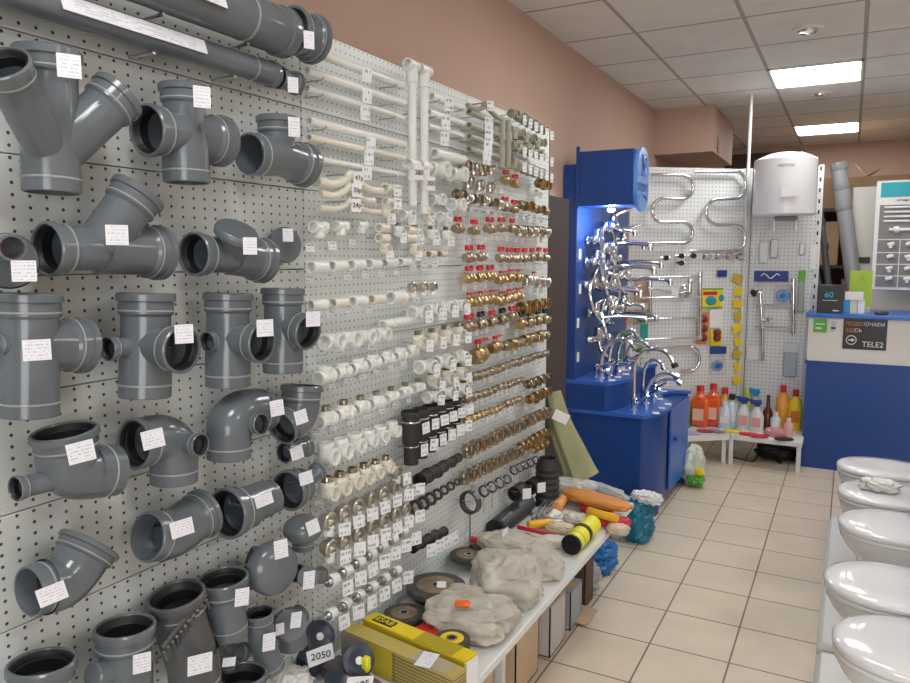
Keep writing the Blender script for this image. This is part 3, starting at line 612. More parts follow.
# right half of the white panel
row('white_tee_out','pipe_tee',PF,'white round fitting facing aisle','below the fat pipe piece',(436,170),(455,175),2,7,6.5,.05)
row('white_elbow_side','pipe_elbow',PF,'white plastic bend','right of the 300 tag',(436,200),(455,205),2,5.5,6,.05)
row('white_elbow_side','pipe_elbow',PF,'tall white elbow with tag','above clamps in upper row',(417,312),(456,305),4,5.8,5.4,.055,(4,9,12,.045))
row('cream_elbow_threaded','threaded_elbow',PF,'white elbow with thread and tag','above clamps in second row',(418,343),(457,335),4,5.5,5.4,.055,(2,9,12,.045))
row('white_tee_out','pipe_tee',PF,'white tee with tag','above clamps in third row',(425,366),(457,357),3,6,6,.055,(3,9,12,.045))
row('cream_elbow_threaded','threaded_elbow',PF,'cream elbow with tag','just above black sleeves, upper row',(432,382),(459,374),3,5.4,5.2,.055,(3,8,10,.04))
row('white_elbow_side','pipe_elbow',PF,'white elbow with tag','just above black sleeves, lower row',(431,396),(459,388),3,5.4,5.2,.055,(3,8,10,.04))
row('drop_sleeve','rubber_sleeve',PF,'black rubber sleeve with steel band','in upper row of black sleeves',(411,424),(456,406),6,8.6,5.4,.06,(2,10,11,.055))
row('drop_sleeve','rubber_sleeve',PF,'black rubber sleeve hanging down','in lower row of black sleeves',(411,448),(456,424),6,7.6,4.8,.055,(0,10,12,.05))
row('rubber_sleeve','rubber_sleeve',PF,'black rubber coupling','in slanting chain below black sleeves',(424,478),(456,459),5,7,4.2,.05)
row('ring_nut','ring_nut',PF,'dark metal ring nut','in slanting row of rings',(416,508),(457,482),7,8.2,3.8,.035,group='dark ring nuts')
row('rubber_sleeve','end_cap',PF,'black end cap with white tag','in lowest row of caps by bench',(417,545),(441,533),4,5.4,4.6,.05,(2,11,13,.055))
# ---- brass panel
hp=dict(m=PIPEG)
for a in((469,112,500,123,3.2,'olive grey pipe piece, topmost in far corner',(489,124)),(469,125,499,135,3.2,'olive grey pipe piece, second in far corner',(489,136)),(469,136,498,146,3,'olive grey pipe piece, third in far corner',(488,148)),(469,149,498,157,3,'olive grey pipe piece, lowest in far corner',(487,158))):
    hpipe(*a[:6],tagpx=a[6],m=PIPEG)
bypass(468,106,505,120,485,103,2.6,'olive grey curved crossover at top of far corner',m=PIPEG)
for px in(502,508.5):
    A=W(px,120,.06); B=W(px,168,.06); B=V((A.x,A.y,B.z)); r=rad(A,3)
    t=empty('plastic_pipe',(A+B)/2,'olive grey upright pipe in far corner, '+('left' if px<505 else 'right')+' of pair','pipe','pair of olive upright pipes')
    MB().tube(A,B,r,.3,seg=14).build('tube',PIPEG,t); MB().tube(B+Z*.1*0+V((0,0,.1)),B+V((0,0,.13)),r*1.3,.1,seg=14).build('collar_fitting',PIPEG,t)
    MB().cyl((XB,A.y,A.z-.1),(A.x,A.y,A.z-.1),.002,6).build('hook',STEEL,t)
for i,(y0,y1,n,kk,wh) in enumerate(((114,130,6,['olive_elbow_thread','olive_tee_out'],'in top row of olive corner'),(131,143,6,['olive_tee_down','olive_elbow_thread'],'in second row of olive corner'),(146,156,6,['olive_elbow_thread','olive_tee_up'],'in third row of olive corner'),(161,172,6,['olive_tee_down'],'in lowest row of olive corner'))):
    row(kk,'pipe_elbow' if i%2==0 else 'pipe_tee',PF,'small olive grey fitting',wh,(513,y0),(541,y1),n,4.0,3.6,.055,(7,5,9,.05) if i!=1 else None)
LK={'butter':'brass valve with red handle','plain':'small brass fitting'}
def brow(kinds,where,p0,p1,n,r0,r1,look,name,cat='valve',tag=(9,5,7,-.02)):
    k=1.16 if cat=='valve' else 1.08; r0*=k; r1*=k; p1=(min(p1[0],545.5),p1[1])
    row(kinds,name,cat,look,where,p0,p1,n,r0,r1,.05,tag,jit=.003)
brow(['brass_elbow_drop','chrome_elbow_drop'],'in top brass row',(464,167),(491,169),4,5.0,3.4,'nickel ball fitting','ball_fitting',PF)
brow('yellow_valve_butterfly','right of the nickel balls',(506,180),(515,184),2,3.2,3,'yellow brass valve with red handle','ball_valve')
brow('yellow_elbow','at right end of top brass row',(541,184),(549,186),2,4,3.5,'yellow brass elbow','brass_elbow',PF)
brow(['chrome_elbow_drop'],'in second brass row',(468,181),(490,187),3,4.4,3.4,'chrome ball fitting','ball_fitting',PF)
brow(['brass_elbow','chrome_tee'],'in third brass row',(459,195),(500,204),6,4.2,3.6,'nickel brass fitting','brass_fitting',PF)
brow('brass_valve_butterfly','in middle of third brass row',(505,207),(514,209),2,3.2,3,'nickel valve with red handle','ball_valve')
brow(['brass_nipple','yellow_elbow'],'at right of third brass row',(521,204),(548,212),5,4,3.4,'brass fitting','brass_fitting',PF)
brow('brass_valve_butterfly','in uppermost red valve row, left group',(458,228),(474,231),2,3.6,3.4,'nickel valve with red handle','ball_valve')
brow('brass_valve_butterfly','in uppermost red valve row',(490,229),(512,229),3,3.4,3.2,'nickel valve with red handle','ball_valve')
brow(['chrome_tee','brass_tee'],'right of uppermost red valves',(520,230),(547,231),5,3.8,3.4,'chrome tee fitting','brass_tee',PF)
brow('brass_valve_butterfly','in second red valve row, left pair',(469,258),(481,257),2,3.8,3.6,'nickel valve with red handle','ball_valve')
brow('brass_valve_butterfly','in second red valve row',(501,258),(547,258),7,3.4,2.8,'nickel valve with red handle','ball_valve')
brow('yellow_valve_butterfly','in third red valve row, left group',(469,279),(490,277),3,3.8,3.4,'yellow brass valve with red handle','ball_valve')
brow('yellow_valve_lever','in third red valve row',(501,279),(518,278),3,3.6,3.4,'yellow brass valve with red lever','ball_valve')
brow(['chrome_tee','chrome_valve_lever','chrome_tee'],'right end of third red valve row',(527,280),(547,282),4,4,3.6,'chrome fitting','chrome_fitting',PF)
brow('yellow_valve_lever','in fourth red valve row, left group',(469,303),(491,299),3,4.2,3.8,'yellow brass valve with red lever','ball_valve')
brow('yellow_valve_lever','in fourth red valve row',(501,300),(517,296),3,3.8,3.6,'yellow brass valve with red lever','ball_valve')
brow('yellow_elbow','right of fourth red valve row',(525,308),(545,302),4,5.6,3.6,'big yellow brass elbow','brass_elbow',PF)
brow(['brass_valve_butterfly','brass_valve_black'],'in fifth red valve row',(469,327),(512,317),5,4,3.4,['nickel valve with red handle','nickel valve with black handle'],'ball_valve')
brow(['yellow_valve_black','brass_valve_black'],'right end of fifth valve row',(521,324),(547,319),4,3.8,3.4,'brass valve with black handle','ball_valve')
brow('yellow_valve_lever','in lowest red valve row',(478,356),(495,348),2,6.5,4.6,'biggest brass valve with red handle','ball_valve')
brow(['brass_nipple','yellow_tee'],'right of the biggest brass valves',(505,346),(549,334),7,4.2,4.0,'brass fitting','brass_fitting',PF)
for j,(x0,y0,x1,y1,n,r0,r1,k,lk,nm,wh) in enumerate((
  (467,379,548,353,16,4.0,3.0,['brass_nipple'],'nickel brass nipple','brass_nipple','in first nipple row'),
  (467,399,522,380,12,3.8,2.8,['brass_nipple'],'nickel brass nipple','brass_nipple','in second nipple row'),
  (530,384,548,377,4,3.8,3.2,['brass_elbow'],'brass elbow','brass_elbow','right of second nipple row'),
  (467,420,499,408,8,3.4,2.8,['yellow_nipple'],'small yellow brass nipple','brass_nipple','in third nipple row'),
  (507,404,519,399,4,3.2,2.8,['brass_nipple'],'small nickel nipple','brass_nipple','in middle of third nipple row'),
  (532,398,548,391,4,4,3.4,['yellow_elbow'],'yellow brass elbow','brass_elbow','right of third nipple row'),
  (467,449,547,411,15,4.8,3.6,['brass_elbow_drop'],'brass drop elbow','brass_elbow','in upper row of drop elbows'),
  (464,476,519,450,11,4.6,3.6,['brass_elbow_drop'],'brass drop elbow','brass_elbow','in lower row of drop elbows'),
  (523,446,546,432,6,3.8,3.2,['yellow_elbow'],'yellow brass elbow','brass_elbow','right of lower drop elbows'),
  (536,449,547,443,3,3.4,3.2,['yellow_nipple'],'yellow brass nipple','brass_nipple','at bottom right of brass panel'))):
    brow(k,wh,(x0,y0),(x1,y1),n,r0,r1,lk,nm,PF,(10,4.5,8,-.03))
row('pipe_clamp','pipe_clamp','pipe clamp','steel pipe clamp with rubber lining','in row above the bench',(484,491),(507,479),4,6.4,5,.05,group='small pipe clamps')
row('pipe_clamp','pipe_clamp','pipe clamp','largest steel pipe clamp','left of the smaller clamps',(470,502),(470,502),1,12.5,12.5,.06)
row('pipe_clamp','pipe_clamp','pipe clamp','small dark pipe clamp','at right end above bench',(514,470),(536,460),5,5,4.2,.05,group='small dark pipe clamps')
#@@PART2
# ================================================ FAUCET DISPLAY STAND
NY=4.3; PX=-1.474
t=empty('faucet_display_stand',(-1.25,4.8,0),'tall blue faucet display stand with steps, header and light blue logo plate','display stand')
MB().box(((RX0+PX)/2+.002,4.884,1.075),(PX-RX0-.004,1.152,2.15),bev=.003).build('back_panel',BLUED,t)
MB().box((-1.306,4.435,2.06),(0.334,0.27,0.32),bev=.003).box((-1.472,4.31,2.07),(.02,.035,.36)).build('header_box',BLUED,t)
f=MB(); ol=arc((-1.139,4.445,2.105),.135,0,180,14,(0,1,0),(0,0,1))+arc((-1.139,4.445,2.0),.135,180,360,14,(0,1,0),(0,0,1))
f.prism(ol,(.022,0,0)); lp=f.build('logo_plate',LBLUE,t)
def onplate(mb,n,m): return mb.build(n,m,lp,origin=t.location)
onplate(MB().box((-1.1165,4.455,2.135),(.002,.10,.13)),'emblem_ground',NAVY)
onplate(MB().sweep(smooth_path([(-1.114,4.48,2.175),(-1.114,4.45,2.185),(-1.114,4.43,2.16),(-1.114,4.475,2.13),(-1.114,4.465,2.095),(-1.114,4.425,2.09)],5),.008,8),'emblem_sign',LBLUE)
tx=text('logo_lettering','smart',.105,(0,0,0),(PI/2,0,PI/2),NAVY,lp); tx.location=V((-1.1155,4.445,2.015))-t.location
onplate(MB().sweep([(-1.115,4.35+.19*i/10,1.94+.025*math.sin(PI*i/10)) for i in range(11)],.004,6),'logo_swoosh',NAVY)
def prism_z(pts,z0,z1): return MB().prism([(x,y,z0) for x,y in pts],(0,0,z1-z0))
low=[(-1.568,4.3),(-1.04,4.3)]+[(p.x,p.y) for p in smooth_path([(-1.04,4.3,0),(-.972,4.45,0),(-.952,4.62,0),(-.985,4.8,0),(-1.08,4.98,0),(-1.1,5.12,0),(-1.05,5.22,0),(-.945,5.27,0)],5)][1:]+[(-1.568,5.3)]
ins=[(-1.566,4.315),(-1.055,4.315)]+[(x-.02,y) for x,y in low[2:-2]]+[(-.965,5.25),(-1.566,5.28)]
prism_z(ins,.09,.64).build('lower_cabinet',BLUED,t); prism_z([(-1.56,4.317),(-1.057,4.317)]+[(x-.022,y) for x,y in low[2:9]]+[(-1.56,4.68)],0,.1).build('base_panel',BLUED,t); MB().box((-1.26,5.262,.32),(.59,.022,.638)).build('side_panel',BLUED,t); prism_z(low,.64,.662).build('lower_top',BLUE2,t)
prism_z([(-1.5,4.36),(-1.1,4.36),(-1.02,4.6),(-1.1,5.2),(-1.5,5.2)],0,.05).build('plinth',BLUED,t)
up=[(-1.568,4.3),(-1.264,4.3)]+[(p.x,p.y) for p in smooth_path([(-1.264,4.3,0),(-1.2,4.45,0),(-1.19,4.62,0),(-1.24,4.85,0),(-1.23,5.1,0),(-1.18,5.25,0)],5)][1:]+[(-1.568,5.27)]
prism_z([(x-.012 if x>-1.5 else x,y) for x,y in up],.662,.82).build('upper_step',BLUED,t); prism_z(up,.82,.842).build('upper_top',BLUE2,t)
MB().prism([(-1.15,4.66,.09),(-.982,4.70,.09),(-.968,5.245,.09),(-1.15,5.245,.09)],(0,0,.54)).build('door_frame',BLUED,t)
dr=MB().prism([(-.972,4.72,.09),(-.96,5.24,.09),(-.95,5.24,.09),(-.962,4.72,.09)],(0,0,.54)).build('door',BLUE2,t)
MB().ball((-.945,4.80,.42),.014,12).build('knob',NAVY,dr,origin=t.location)
MB().box((-1.0,5.23,.05),(.05,.03,.1)).box((-1.05,4.34,.03),(.03,.03,.06)).build('foot',BLUED,t)
MB().cyl((-1.30,4.42,1.9),(-1.30,4.42,1.885),.03,20).build('spotlight_rim',CHR,t)
MB().ball((-1.30,4.42,1.88),.022,16,sc=(1,1,.6)).build('spotlight_bulb',mat('spot_bulb',(1,1,1),.5,emit=((.85,.9,1),160)),t)
pl=bpy.data.lights.new('display_spotlight','POINT'); pl.energy=5; pl.shadow_soft_size=.03; pl.color=(.8,.88,1)
po=bpy.data.objects.new('display_spotlight',pl); COL.objects.link(po); po.location=(-1.30,4.42,1.845)
for px,py in((580,254),(580,289),(578,323),(578,357)):
    P=hit(px,py,(PX+.003,0,0),(1,0,0)); card(t,P-t.location,.045,.06,m=PAPER)
for z,pl_ in((.664,((656,413),(662,408),(668,404),(660,399),(664,391))),(.844,((612,380),(618,377),(626,374),(624,370)))):
    for px,py in pl_: q=FL(px,py,z); o=card(t,q-t.location,.06,.04,m=PAPER); o.rotation_euler=(0,PI/2,.3)
# ---- wall mixers (X out)
def mixer(P,label,kind,s=1.0,rot=0):
    t=empty('bath_mixer' if kind!='short' else 'basin_mixer',P,label,'faucet')
    def b(mb,n,par=t): 
        o=link(n,mb.mesh(n,CHR),par); return o
    k=[]
    k.append(b(MB().cyl((.045,-.085,0),(.045,.085,0),.021,20).ball((.045,.09,0),.027,14).ball((.045,-.09,0),.027,14).cyl((0,-.07,0),(.045,-.07,0),.014,14).cyl((0,.07,0),(.045,.07,0),.014,14).cyl((.045,0,-.01),(.045,0,.05),.024,18),'mixer_body'))
    
    for e in(-.07,.07): b(MB().lathe((0,e,0),(1,0,0),[(0,.032),(.006,.03),(.012,.016)],20),'escutcheon')
    L=.34 if kind!='short' else .16
    if kind=='curl': sp=[(.05,0,-.01),(.07,0,-.07),(.14,0,-.12),(.24,0,-.13),(.30,0,-.10),(.32,0,-.115)]
    else: sp=[(.05,0,-.015),(.09,0,-.03),(L*.6,0,-.022),(L,0,-.03),(L+.015,0,-.05)]
    k.append(b(MB().sweep(smooth_path(sp,5),.013,12).cyl(V(sp[-1])+V((0,0,.008)),V(sp[-1])-V((0,0,.012)),.015,14),'spout'))
    k.append(b(MB().sweep([(.045,0,.05),(.075,0,.075),(.15,0,.10)],[.014,.011,.008],12).ball((.045,0,.055),.025,14,sc=(1,1,.7)),'lever'))
    if kind=='hose':
        k.append(b(MB().sweep([(.10+.02*math.sin(a*2),.02+.135*math.cos(a),-.08+.145*math.sin(a)) for a in [i*.21 for i in range(58)]],.010,8),'shower_hose'))
        k.append(b(MB().sweep(smooth_path([(.07,-.05,-.02),(.09,-.07,.05),(.11,-.05,.10)],4),.011,10).lathe((.11,-.05,.10),(.7,.2,-.6),[(0,.012),(.02,.035),(.045,.04),(.05,.03),(.05,0)],20),'hand_shower'))
    t.scale=(s,s,s); t.rotation_euler=(0,0,rot); return t
MX=[(590,240,'hose','chrome bath mixer with coiled hose, highest in left column of blue panel'),(589,262,'hose','chrome bath mixer with hose, second from top in left column'),(589,284,'hose','chrome bath mixer with big round hose coil, third in left column'),(589,312,'hose','chrome bath mixer with hose coil, lowest of the coiled hoses'),
 (606,226,'short','chrome mixer right under the glowing spotlight'),(607,258,'plain','chrome mixer with long spout level with the first price card'),(607,284,'short','chrome mixer with long spout in middle of blue panel'),(607,308,'plain','chrome mixer with long spout above the green plants'),
 (617,240,'short','chrome mixer at far edge of blue panel, upper'),(617,275,'plain','chrome mixer at far edge of blue panel, middle'),(617,300,'short','chrome mixer at far edge of blue panel, lower'),
 (592,338,'curl','chrome mixer with down curved spout, lowest on the blue panel')]
for px,py,k,l in MX:
    P=hit(px,py,(PX,0,0),(1,0,0)); mixer(P,l,k,random.uniform(1.0,1.15),random.uniform(-.6,.3))
# ---- standing faucets on the steps; path of pixels in the plane y=const
def deck(px,py,z,path,r,label,lever=True,lv=None):
    P=FL(px,py,z); y=P.y; t=empty('kitchen_faucet',P,label,'faucet'); r=rad(P,r)
    MB().lathe(P,(0,0,1),[(0,.027),(.006,.027),(.012,.02),(.07,.019),(.075,.022),(.085,.018),(.09,0)],24).build('base',CHR,t)
    pts=[P+V((0,0,.05))]+[BY(a,b,y) for a,b in path]; pts=smooth_path(pts,6)
    d=(pts[-1]-pts[-2]).normalized(); MB().sweep(pts,r,14).build('spout',CHR,t)
    MB().lathe(pts[-1]-d*.02,d,[(0,r*1.05),(.005,r*1.7),(.03,r*1.7),(.03,r*1.1),(.02,0)],18).build('aerator',BLKP if lv=='dark' else CHR,t)
    if lever: MB().sweep([P+V((.01,-.01,.06)),P+V((.05,-.05,.085)),P+V((.10,-.08,.12))],[.012,.009,.007],10).ball(P+V((.01,-.01,.06)),.024,14).build('lever',CHR,t)
deck(634,411,.662,[(634,385),(635,365),(643,352),(655,349),(666,352),(672,360),(675,366)],2.0,'tall chrome gooseneck faucet with black tip, front of lower step',lv='dark')
deck(646,404,.662,[(647,388),(655,378),(668,373),(677,377)],2.2,'chrome faucet with low thick spout behind the tall gooseneck')
deck(643,400,.662,[(643,382),(645,368),(652,360),(660,362),(664,368)],1.6,'chrome gooseneck faucet with smaller arc on lower step')
deck(654,397,.662,[(655,385),(664,380),(672,379),(680,383)],1.7,'small chrome faucet on lower step beside the white cards')
deck(601,379,.842,[(601,365),(605,350),(614,341),(623,339),(631,343),(635,348)],2.0,'chrome gooseneck faucet at near end of upper step')
deck(609,376,.842,[(609,360),(612,345),(620,334),(632,330),(637,335)],1.7,'second chrome gooseneck faucet from near end of upper step')
deck(618,372,.842,[(618,355),(622,342),(631,336),(640,340)],1.6,'third chrome faucet on upper step, in front of the plants')
deck(628,369,.842,[(628,352),(634,342),(644,342),(652,349)],1.5,'fourth chrome faucet on upper step, farther back')
deck(597,378,.842,[(597,372),(602,368),(607,371)],2.2,'small chrome basin faucet at near corner of upper step')
# ================================================ BACK RACKS
TH=math.radians(38); O1=V((-.752,6.36,0)); U1=V((-math.cos(TH),-math.sin(TH),0)); N1=V((math.sin(TH),-math.cos(TH),0))
R1=Matrix(((N1.x,-U1.x,0),(N1.y,-U1.y,0),(0,0,1)))      # local X=normal, Y=to the right, Z up
t=empty('perforated_corner_rack',O1,'white perforated corner rack carrying chrome towel rails','display rack')
o=link('perforated_panel',MB().box((-.008,-.5,1.24),(.016,1.0,2.10),bev=.002).mesh('perforated_panel',PEG3),t); o.rotation_euler=(0,0,math.atan2(N1.y,N1.x))
o=link('upright',MB().box((-.035,-.01,1.15),(.03,.03,2.3)).box((-.035,-.98,1.15),(.03,.03,2.3)).mesh('upright',WMET),t); o.rotation_euler=(0,0,math.atan2(N1.y,N1.x))
PY2=6.40
t=empty('perforated_back_rack',(-.49,PY2,0),'white perforated rack holding the water heater, facing down the aisle','display rack')
o=link('perforated_panel',MB().box((-.008,0,1.24),(.016,.49,2.10),bev=.002).mesh('perforated_panel',PEG3),t); o.rotation_euler=(0,0,-PI/2)
MB().box((-.238,PY2+.025,1.15),(.03,.06,2.3)).box((-.742,PY2+.025,1.15),(.03,.05,2.3)).build('upright',WMET,t)
for k in range(26): MB().box((-.2455,PY2-.006,.22+.082*k),(.012,.003,.03)).build('slot',BLKP,t)
A=BY(751.5,99,6.3); one('support_pole',MB().cyl((-.762,6.335,.0),(-.762,6.335,RZ),.013,12),WMET,'thin white pole rising from the racks to the ceiling','pole',origin=(-.762,6.335,0))
def P1(px,py,off=0): return hit(px,py,O1+N1*off,N1)
def P2(px,py,off=0): return BY(px,py,PY2-off)
def rail(name,path,r,label,pf,off=.05,cat='towel rail',supp=(0.2,0.8)):
    pts=[pf(a,b,off) for a,b in path]; c=sum(pts,V((0,0,0)))/len(pts); t=empty(name,c,label,cat)
    rr=rad(c,r); MB().sweep(pts,rr,14).build('bent_pipe',CHR,t)
    n=pf(path[0][0],path[0][1],off)-pf(path[0][0],path[0][1],0)
    for s in supp:
        i=int(s*(len(path)-1)); a=pts[i]; w=N1 if pf is P1 else V((0,-1,0)); MB().cyl(a,a-w*off,rr*.7,10).build('bracket',CHR,t)
    return t,pts,rr
def pa(cx,cy,rx,ry,a0,a1,n=10): return [(cx+rx*math.cos(math.radians(a0+(a1-a0)*i/n)),cy-ry*math.sin(math.radians(a0+(a1-a0)*i/n))) for i in range(n+1)]
rail('towel_rail',[(650,175)]+pa(682,187,11,12,90,-90)+pa(663,210.5,10.5,12,90,270)+pa(682,232.5,10.5,10.5,90,-90)+[(650,243.5),(618,244)],2.0,'chrome snake shaped towel rail nearer the blue stand',P1)
rail('towel_rail',[(694,171.5),(712,171.5)]+pa(736,185,9.5,13.5,90,-90)+pa(718,212,12,13,90,270)+pa(734,238,11,13,90,-90)+[(715,251.5),(690,251.5)],2.0,'chrome snake shaped towel rail nearer the water heater',P1)
def ladder(label,pf,posts,rungs,r):
    c=pf(*posts[0][:2],.05); t=empty('towel_rail',c,label,'towel rail'); w=N1 if pf is P1 else V((0,-1,0))
    for x,y0,x1,y1 in posts:
        A=pf(x,y0,.05);B=pf(x1,y1,.05); MB().cyl(A,B,rad(A,r*2.1),14).build('post',CHR,t)
        for q in(A.lerp(B,.1),A.lerp(B,.9)): MB().cyl(q,q-w*.05,.008,10).build('bracket',CHR,t)
    for x0,y0,x1,y1 in rungs:
        A=pf(x0,y0,.06);B=pf(x1,y1,.06); MB().cyl(A,B,rad(A,r),12).build('rung',CHR,t)
ladder('chrome ladder towel rail behind the faucets, beside the yellow cards',P1,[(650,280,650,322),(700,272,700,340)],[(638,277.5,702,276.5),(640,298,702,297),(640,319,702,318),(645,339.5,702,337.5)],1.1)
ladder('chrome ladder towel rail right of the yellow cards',P2,[(793.5,279,793,334)],[(755,282.5,795,283),(755,305,794,305),(755,327.5,794,327.5)],1.1)
rail('towel_rail',[(655,347),(690,347)]+pa(690,359,9.5,12,90,-90)+[(680,371)],1.8,'chrome curved pipe end behind the faucets, near orange canisters',P1,supp=(.1,.5))
rail('shower_bar',[(760,291),(762,325),(763,361)],1.8,'upright chrome shower bar under the water heater',P2,cat='shower bar')
P=P2(756,292,.08); t=empty('shower_rose',P,'small shower head with black face at top of the shower bar','shower head')
MB().lathe(P,(-.6,-.6,-.3),[(-.02,.008),(0,.012),(.02,.03),(.03,.03),(.03,0)],18).build('head',BLKP,t); MB().cyl(P,P2(762,293,.05),.009,12).build('arm',CHR,t)
P=P2(764,321,.07); t=empty('soap_holder',P,'small chrome holder sliding on the shower bar','holder'); MB().cyl(P2(761,321,.03),P2(769,320,.09),.013,14).build('arm',CHR,t); MB().lathe(P2(769,320,.09),(0,0,1),[(0,.02),(.02,.024),(.02,.02),(.005,0)],16).build('cup',CHR,t)
P=P2(753,353,.03); card(empty('price_sign',P,'white square card near bottom of the shower bar','sign'),V((0,0,0)),.09,.11,yaw=-90,m=PAPER,name='card')
# small valves row
for i,(px,py) in enumerate(((662,258),(677,256),(677,263),(689,256))):
    P=P1(px,py,0); t=empty('radiator_valve',P,f'small chrome valve, {ORD[i]} from left in row left of round rosettes','valve','small chrome valves on corner rack')
    MB().cyl(P,P+N1*.06,.014,14).cyl(P+N1*.045-U1*.04,P+N1*.045+U1*.04,.012,12).build('valve_body',CHR,t); MB().cyl(P+N1*.06,P+N1*.085,.02,14).build('knob',BLKP,t)
for i,px in enumerate((706,718,729,739)):
    P=P1(px,256.5,0); t=empty('chrome_rosette',P,f'round chrome rosette, {ORD[i]} from left in row under snake rail','rosette','round chrome rosettes on corner rack')
    MB().lathe(P,N1,[(0,.036),(.006,.034),(.02,.015),(.05,.013),(.05,0)],22).build('disc',CHR,t); MB().cyl(P+N1*.05,P+N1*.075,.018,6).build('nut',CHR,t)
# wall faucet on corner rack
P=P1(684,291,0); t=empty('wall_faucet',P,'chrome wall faucet with long arm and round rosette on corner rack','faucet')
MB().lathe(P,N1,[(0,.05),(.01,.05),(.03,.02),(.1,.02),(.1,0)],24).build('rosette',CHR,t)
MB().sweep(smooth_path([P+N1*.08,P1(676,293,.1),P1(662,291,.1),P1(648,288,.1)],5),.011,12).build('arm',CHR,t); MB().cyl(P+N1*.09,P+N1*.09+Z*.07,.018,14).ball(P+N1*.09+Z*.08,.025,12).build('handle',CHR,t)
c=card(t,P1(675,292,.12)-P,.05,.05,yaw=math.degrees(math.atan2(N1.y,N1.x)),m=PAPER)
# water heater
HC=V((-.475,6.14,0)); t=empty('water_heater',V((HC.x,HC.y,1.9)),'white cylindrical electric water heater with domed top on back rack','water heater')
MB().lathe((HC.x,HC.y,1.90),(0,0,1),[(.0,0),(.0,.19),(.006,.212),(.016,.222),(.415,.222),(.418,.216),(.422,.214),(.44,.18),(.465,.12),(.475,.06),(.478,0)],56).build('tank',PORC,t)
MB().box((HC.x+.02,HC.y,1.885),(.16,.12,.03),bev=.01).build('control_cover',mat('grey_cover',(.25,.25,.26),.5),t)
MB().box((HC.x,6.375,2.1),(.2,.05,.3)).build('wall_bracket',WMET,t)
q=V((HC.x+.05,HC.y-.226,2.07)); link('price_label',MB().box((0,0,0),(.11,.002,.075)).mesh('price_label',PAPER),t,q-t.location).rotation_euler=(0,0,.15)
text('brand_lettering','ARISTON',.03,V((HC.x+.02,HC.y-.2245,2.255)),(PI/2,0,.2),INK,t,sx=.9)
MB().cyl((HC.x-.06,HC.y,1.88),(HC.x-.06,HC.y,1.80),.01,10).build('water_pipe',STEEL,t); MB().cyl((HC.x+.09,HC.y,1.88),(HC.x+.09,HC.y,1.80),.01,10).build('water_pipe',STEEL,t)
# hung packets; box on a rack plane
def packet(name,label,cat,pf,x0,y0,x1,y1,th,m,m2=None,extra=None,group=None,bev=.006):
    a=pf(x0,y1,.012);b=pf(x1,y0,.012); c=(a+b)/2; w=(V((b.x,b.y,0))-V((a.x,a.y,0))).length; h=b.z-a.z
    t=empty(name,c,label,cat,group); rz=math.atan2(N1.y,N1.x) if pf is P1 else -PI/2
    o=link('pack',MB().box((th/2,0,0),(th,w,h),bev=min(bev,th*.45)).mesh('pack',m),t); o.rotation_euler=(0,0,rz)
    if m2: o=link('header',MB().box((th/2+.002,0,h*.36),(th*.9,w*1.02,h*.26)).mesh('header',m2),t); o.rotation_euler=(0,0,rz)
    if extra:
        for nm,mb,mm in extra(w,h,th): o=link(nm,mb.mesh(nm,mm),t); o.rotation_euler=(0,0,rz)
    return t
packet('hanging_card','yellow printed cardboard sign with picture, above the red ball packs','card',P1,698.5,288,722.5,308,.01,YEL,None,lambda w,h,th:[('green_edge',MB().box((th+.001,0,h*.46),(.003,w,.014)).box((th+.001,0,-h*.47),(.003,w,.012)),GRN),('picture',MB().ball((th,0,-.02),.05,14,sc=(.08,1,.8)).ball((th,.09,0),.03,12,sc=(.08,.8,1)),mat('teal_print',(.02,.3,.35),.5)),('headline',MB().box((th+.001,-.01,h*.24),(.002,w*.6,.028)),RED)])
def balls(n): return lambda w,h,th:[('rubber_ball',MB().ball((th+.01,0,h*(.3-.3*i)),.032,16,sc=(.8,1,1)),mat('dark_red_rubber',(.18,.02,.03),.35)) for i in range(n)]
packet('ball_pack','orange hanging pack with three dark red rubber balls','package',P1,696,312,709,344,.01,mat('orange_card',(.75,.25,.03),.5),None,balls(3))
packet('ball_pack','smaller yellow pack with dark red rubber balls, right of orange pack','package',P1,709.5,329,722,346,.012,YEL,None,balls(2))
packet('paper_note','blank pale paper behind the yellow pack','paper',P1,709,309,722,328,.006,PAPER)
packet('blue_bag_pack','clear hanging bag with blue header and blue cloth inside','package',P1,709,346,725,374,.02,CLEAR,NAVY,lambda w,h,th:[('blue_cloth',MB().ball((th*.4,0,-h*.2),.05,14,sc=(.3,1.1,.9)),mat('blue_cloth',(.03,.12,.4),.7))])
for i in range(9):
    y=274+i*12.6; packet('yellow_sachet',f'small yellow sachet, {ORD[i]} from top in strip at rack corner','package',P1,732+(i%2)*1.5,y,741.5,y+9.5,.014,YEL if i%3 else mat('ochre_print',(.6,.42,.05),.5),group='yellow sachets at rack corner').rotation_euler=Matrix.Rotation(random.uniform(-.35,.35),3,N1).to_euler()
packet('sachet','small navy sachet left of the topmost yellow sachet','package',P1,717,270,727,277,.01,NAVY)
packet('header_card','long blue header card with white script above the ladder rail','card',P2,754,271,789,281,.008,NAVY,None,lambda w,h,th:[('script_line',MB().sweep([(th+.001,-w*.3+.02*i,.02*math.sin(i*1.3)) for i in range(8)],.005,6),PAPER)])
packet('sponge_pack','clear bag with round blue sponge under long blue header card','package',P2,773,285,790,306,.03,CLEAR,None,lambda w,h,th:[('blue_sponge',MB().ball((.015,.01,0),.055,18,sc=(.3,1,1)),mat('blue_sponge',(.02,.22,.62),.8,bump=.6,bscale=80))])
packet('blister_pack','grey blue blister pack near right edge of back rack','package',P2,783,343,798,376,.02,mat('blister',(.36,.44,.5),.25),mat('blister_top',(.62,.63,.62),.4))
packet('valve_packet','grey metal part hanging under left of the heater','part',P2,770,239,779,258,.02,STEEL)
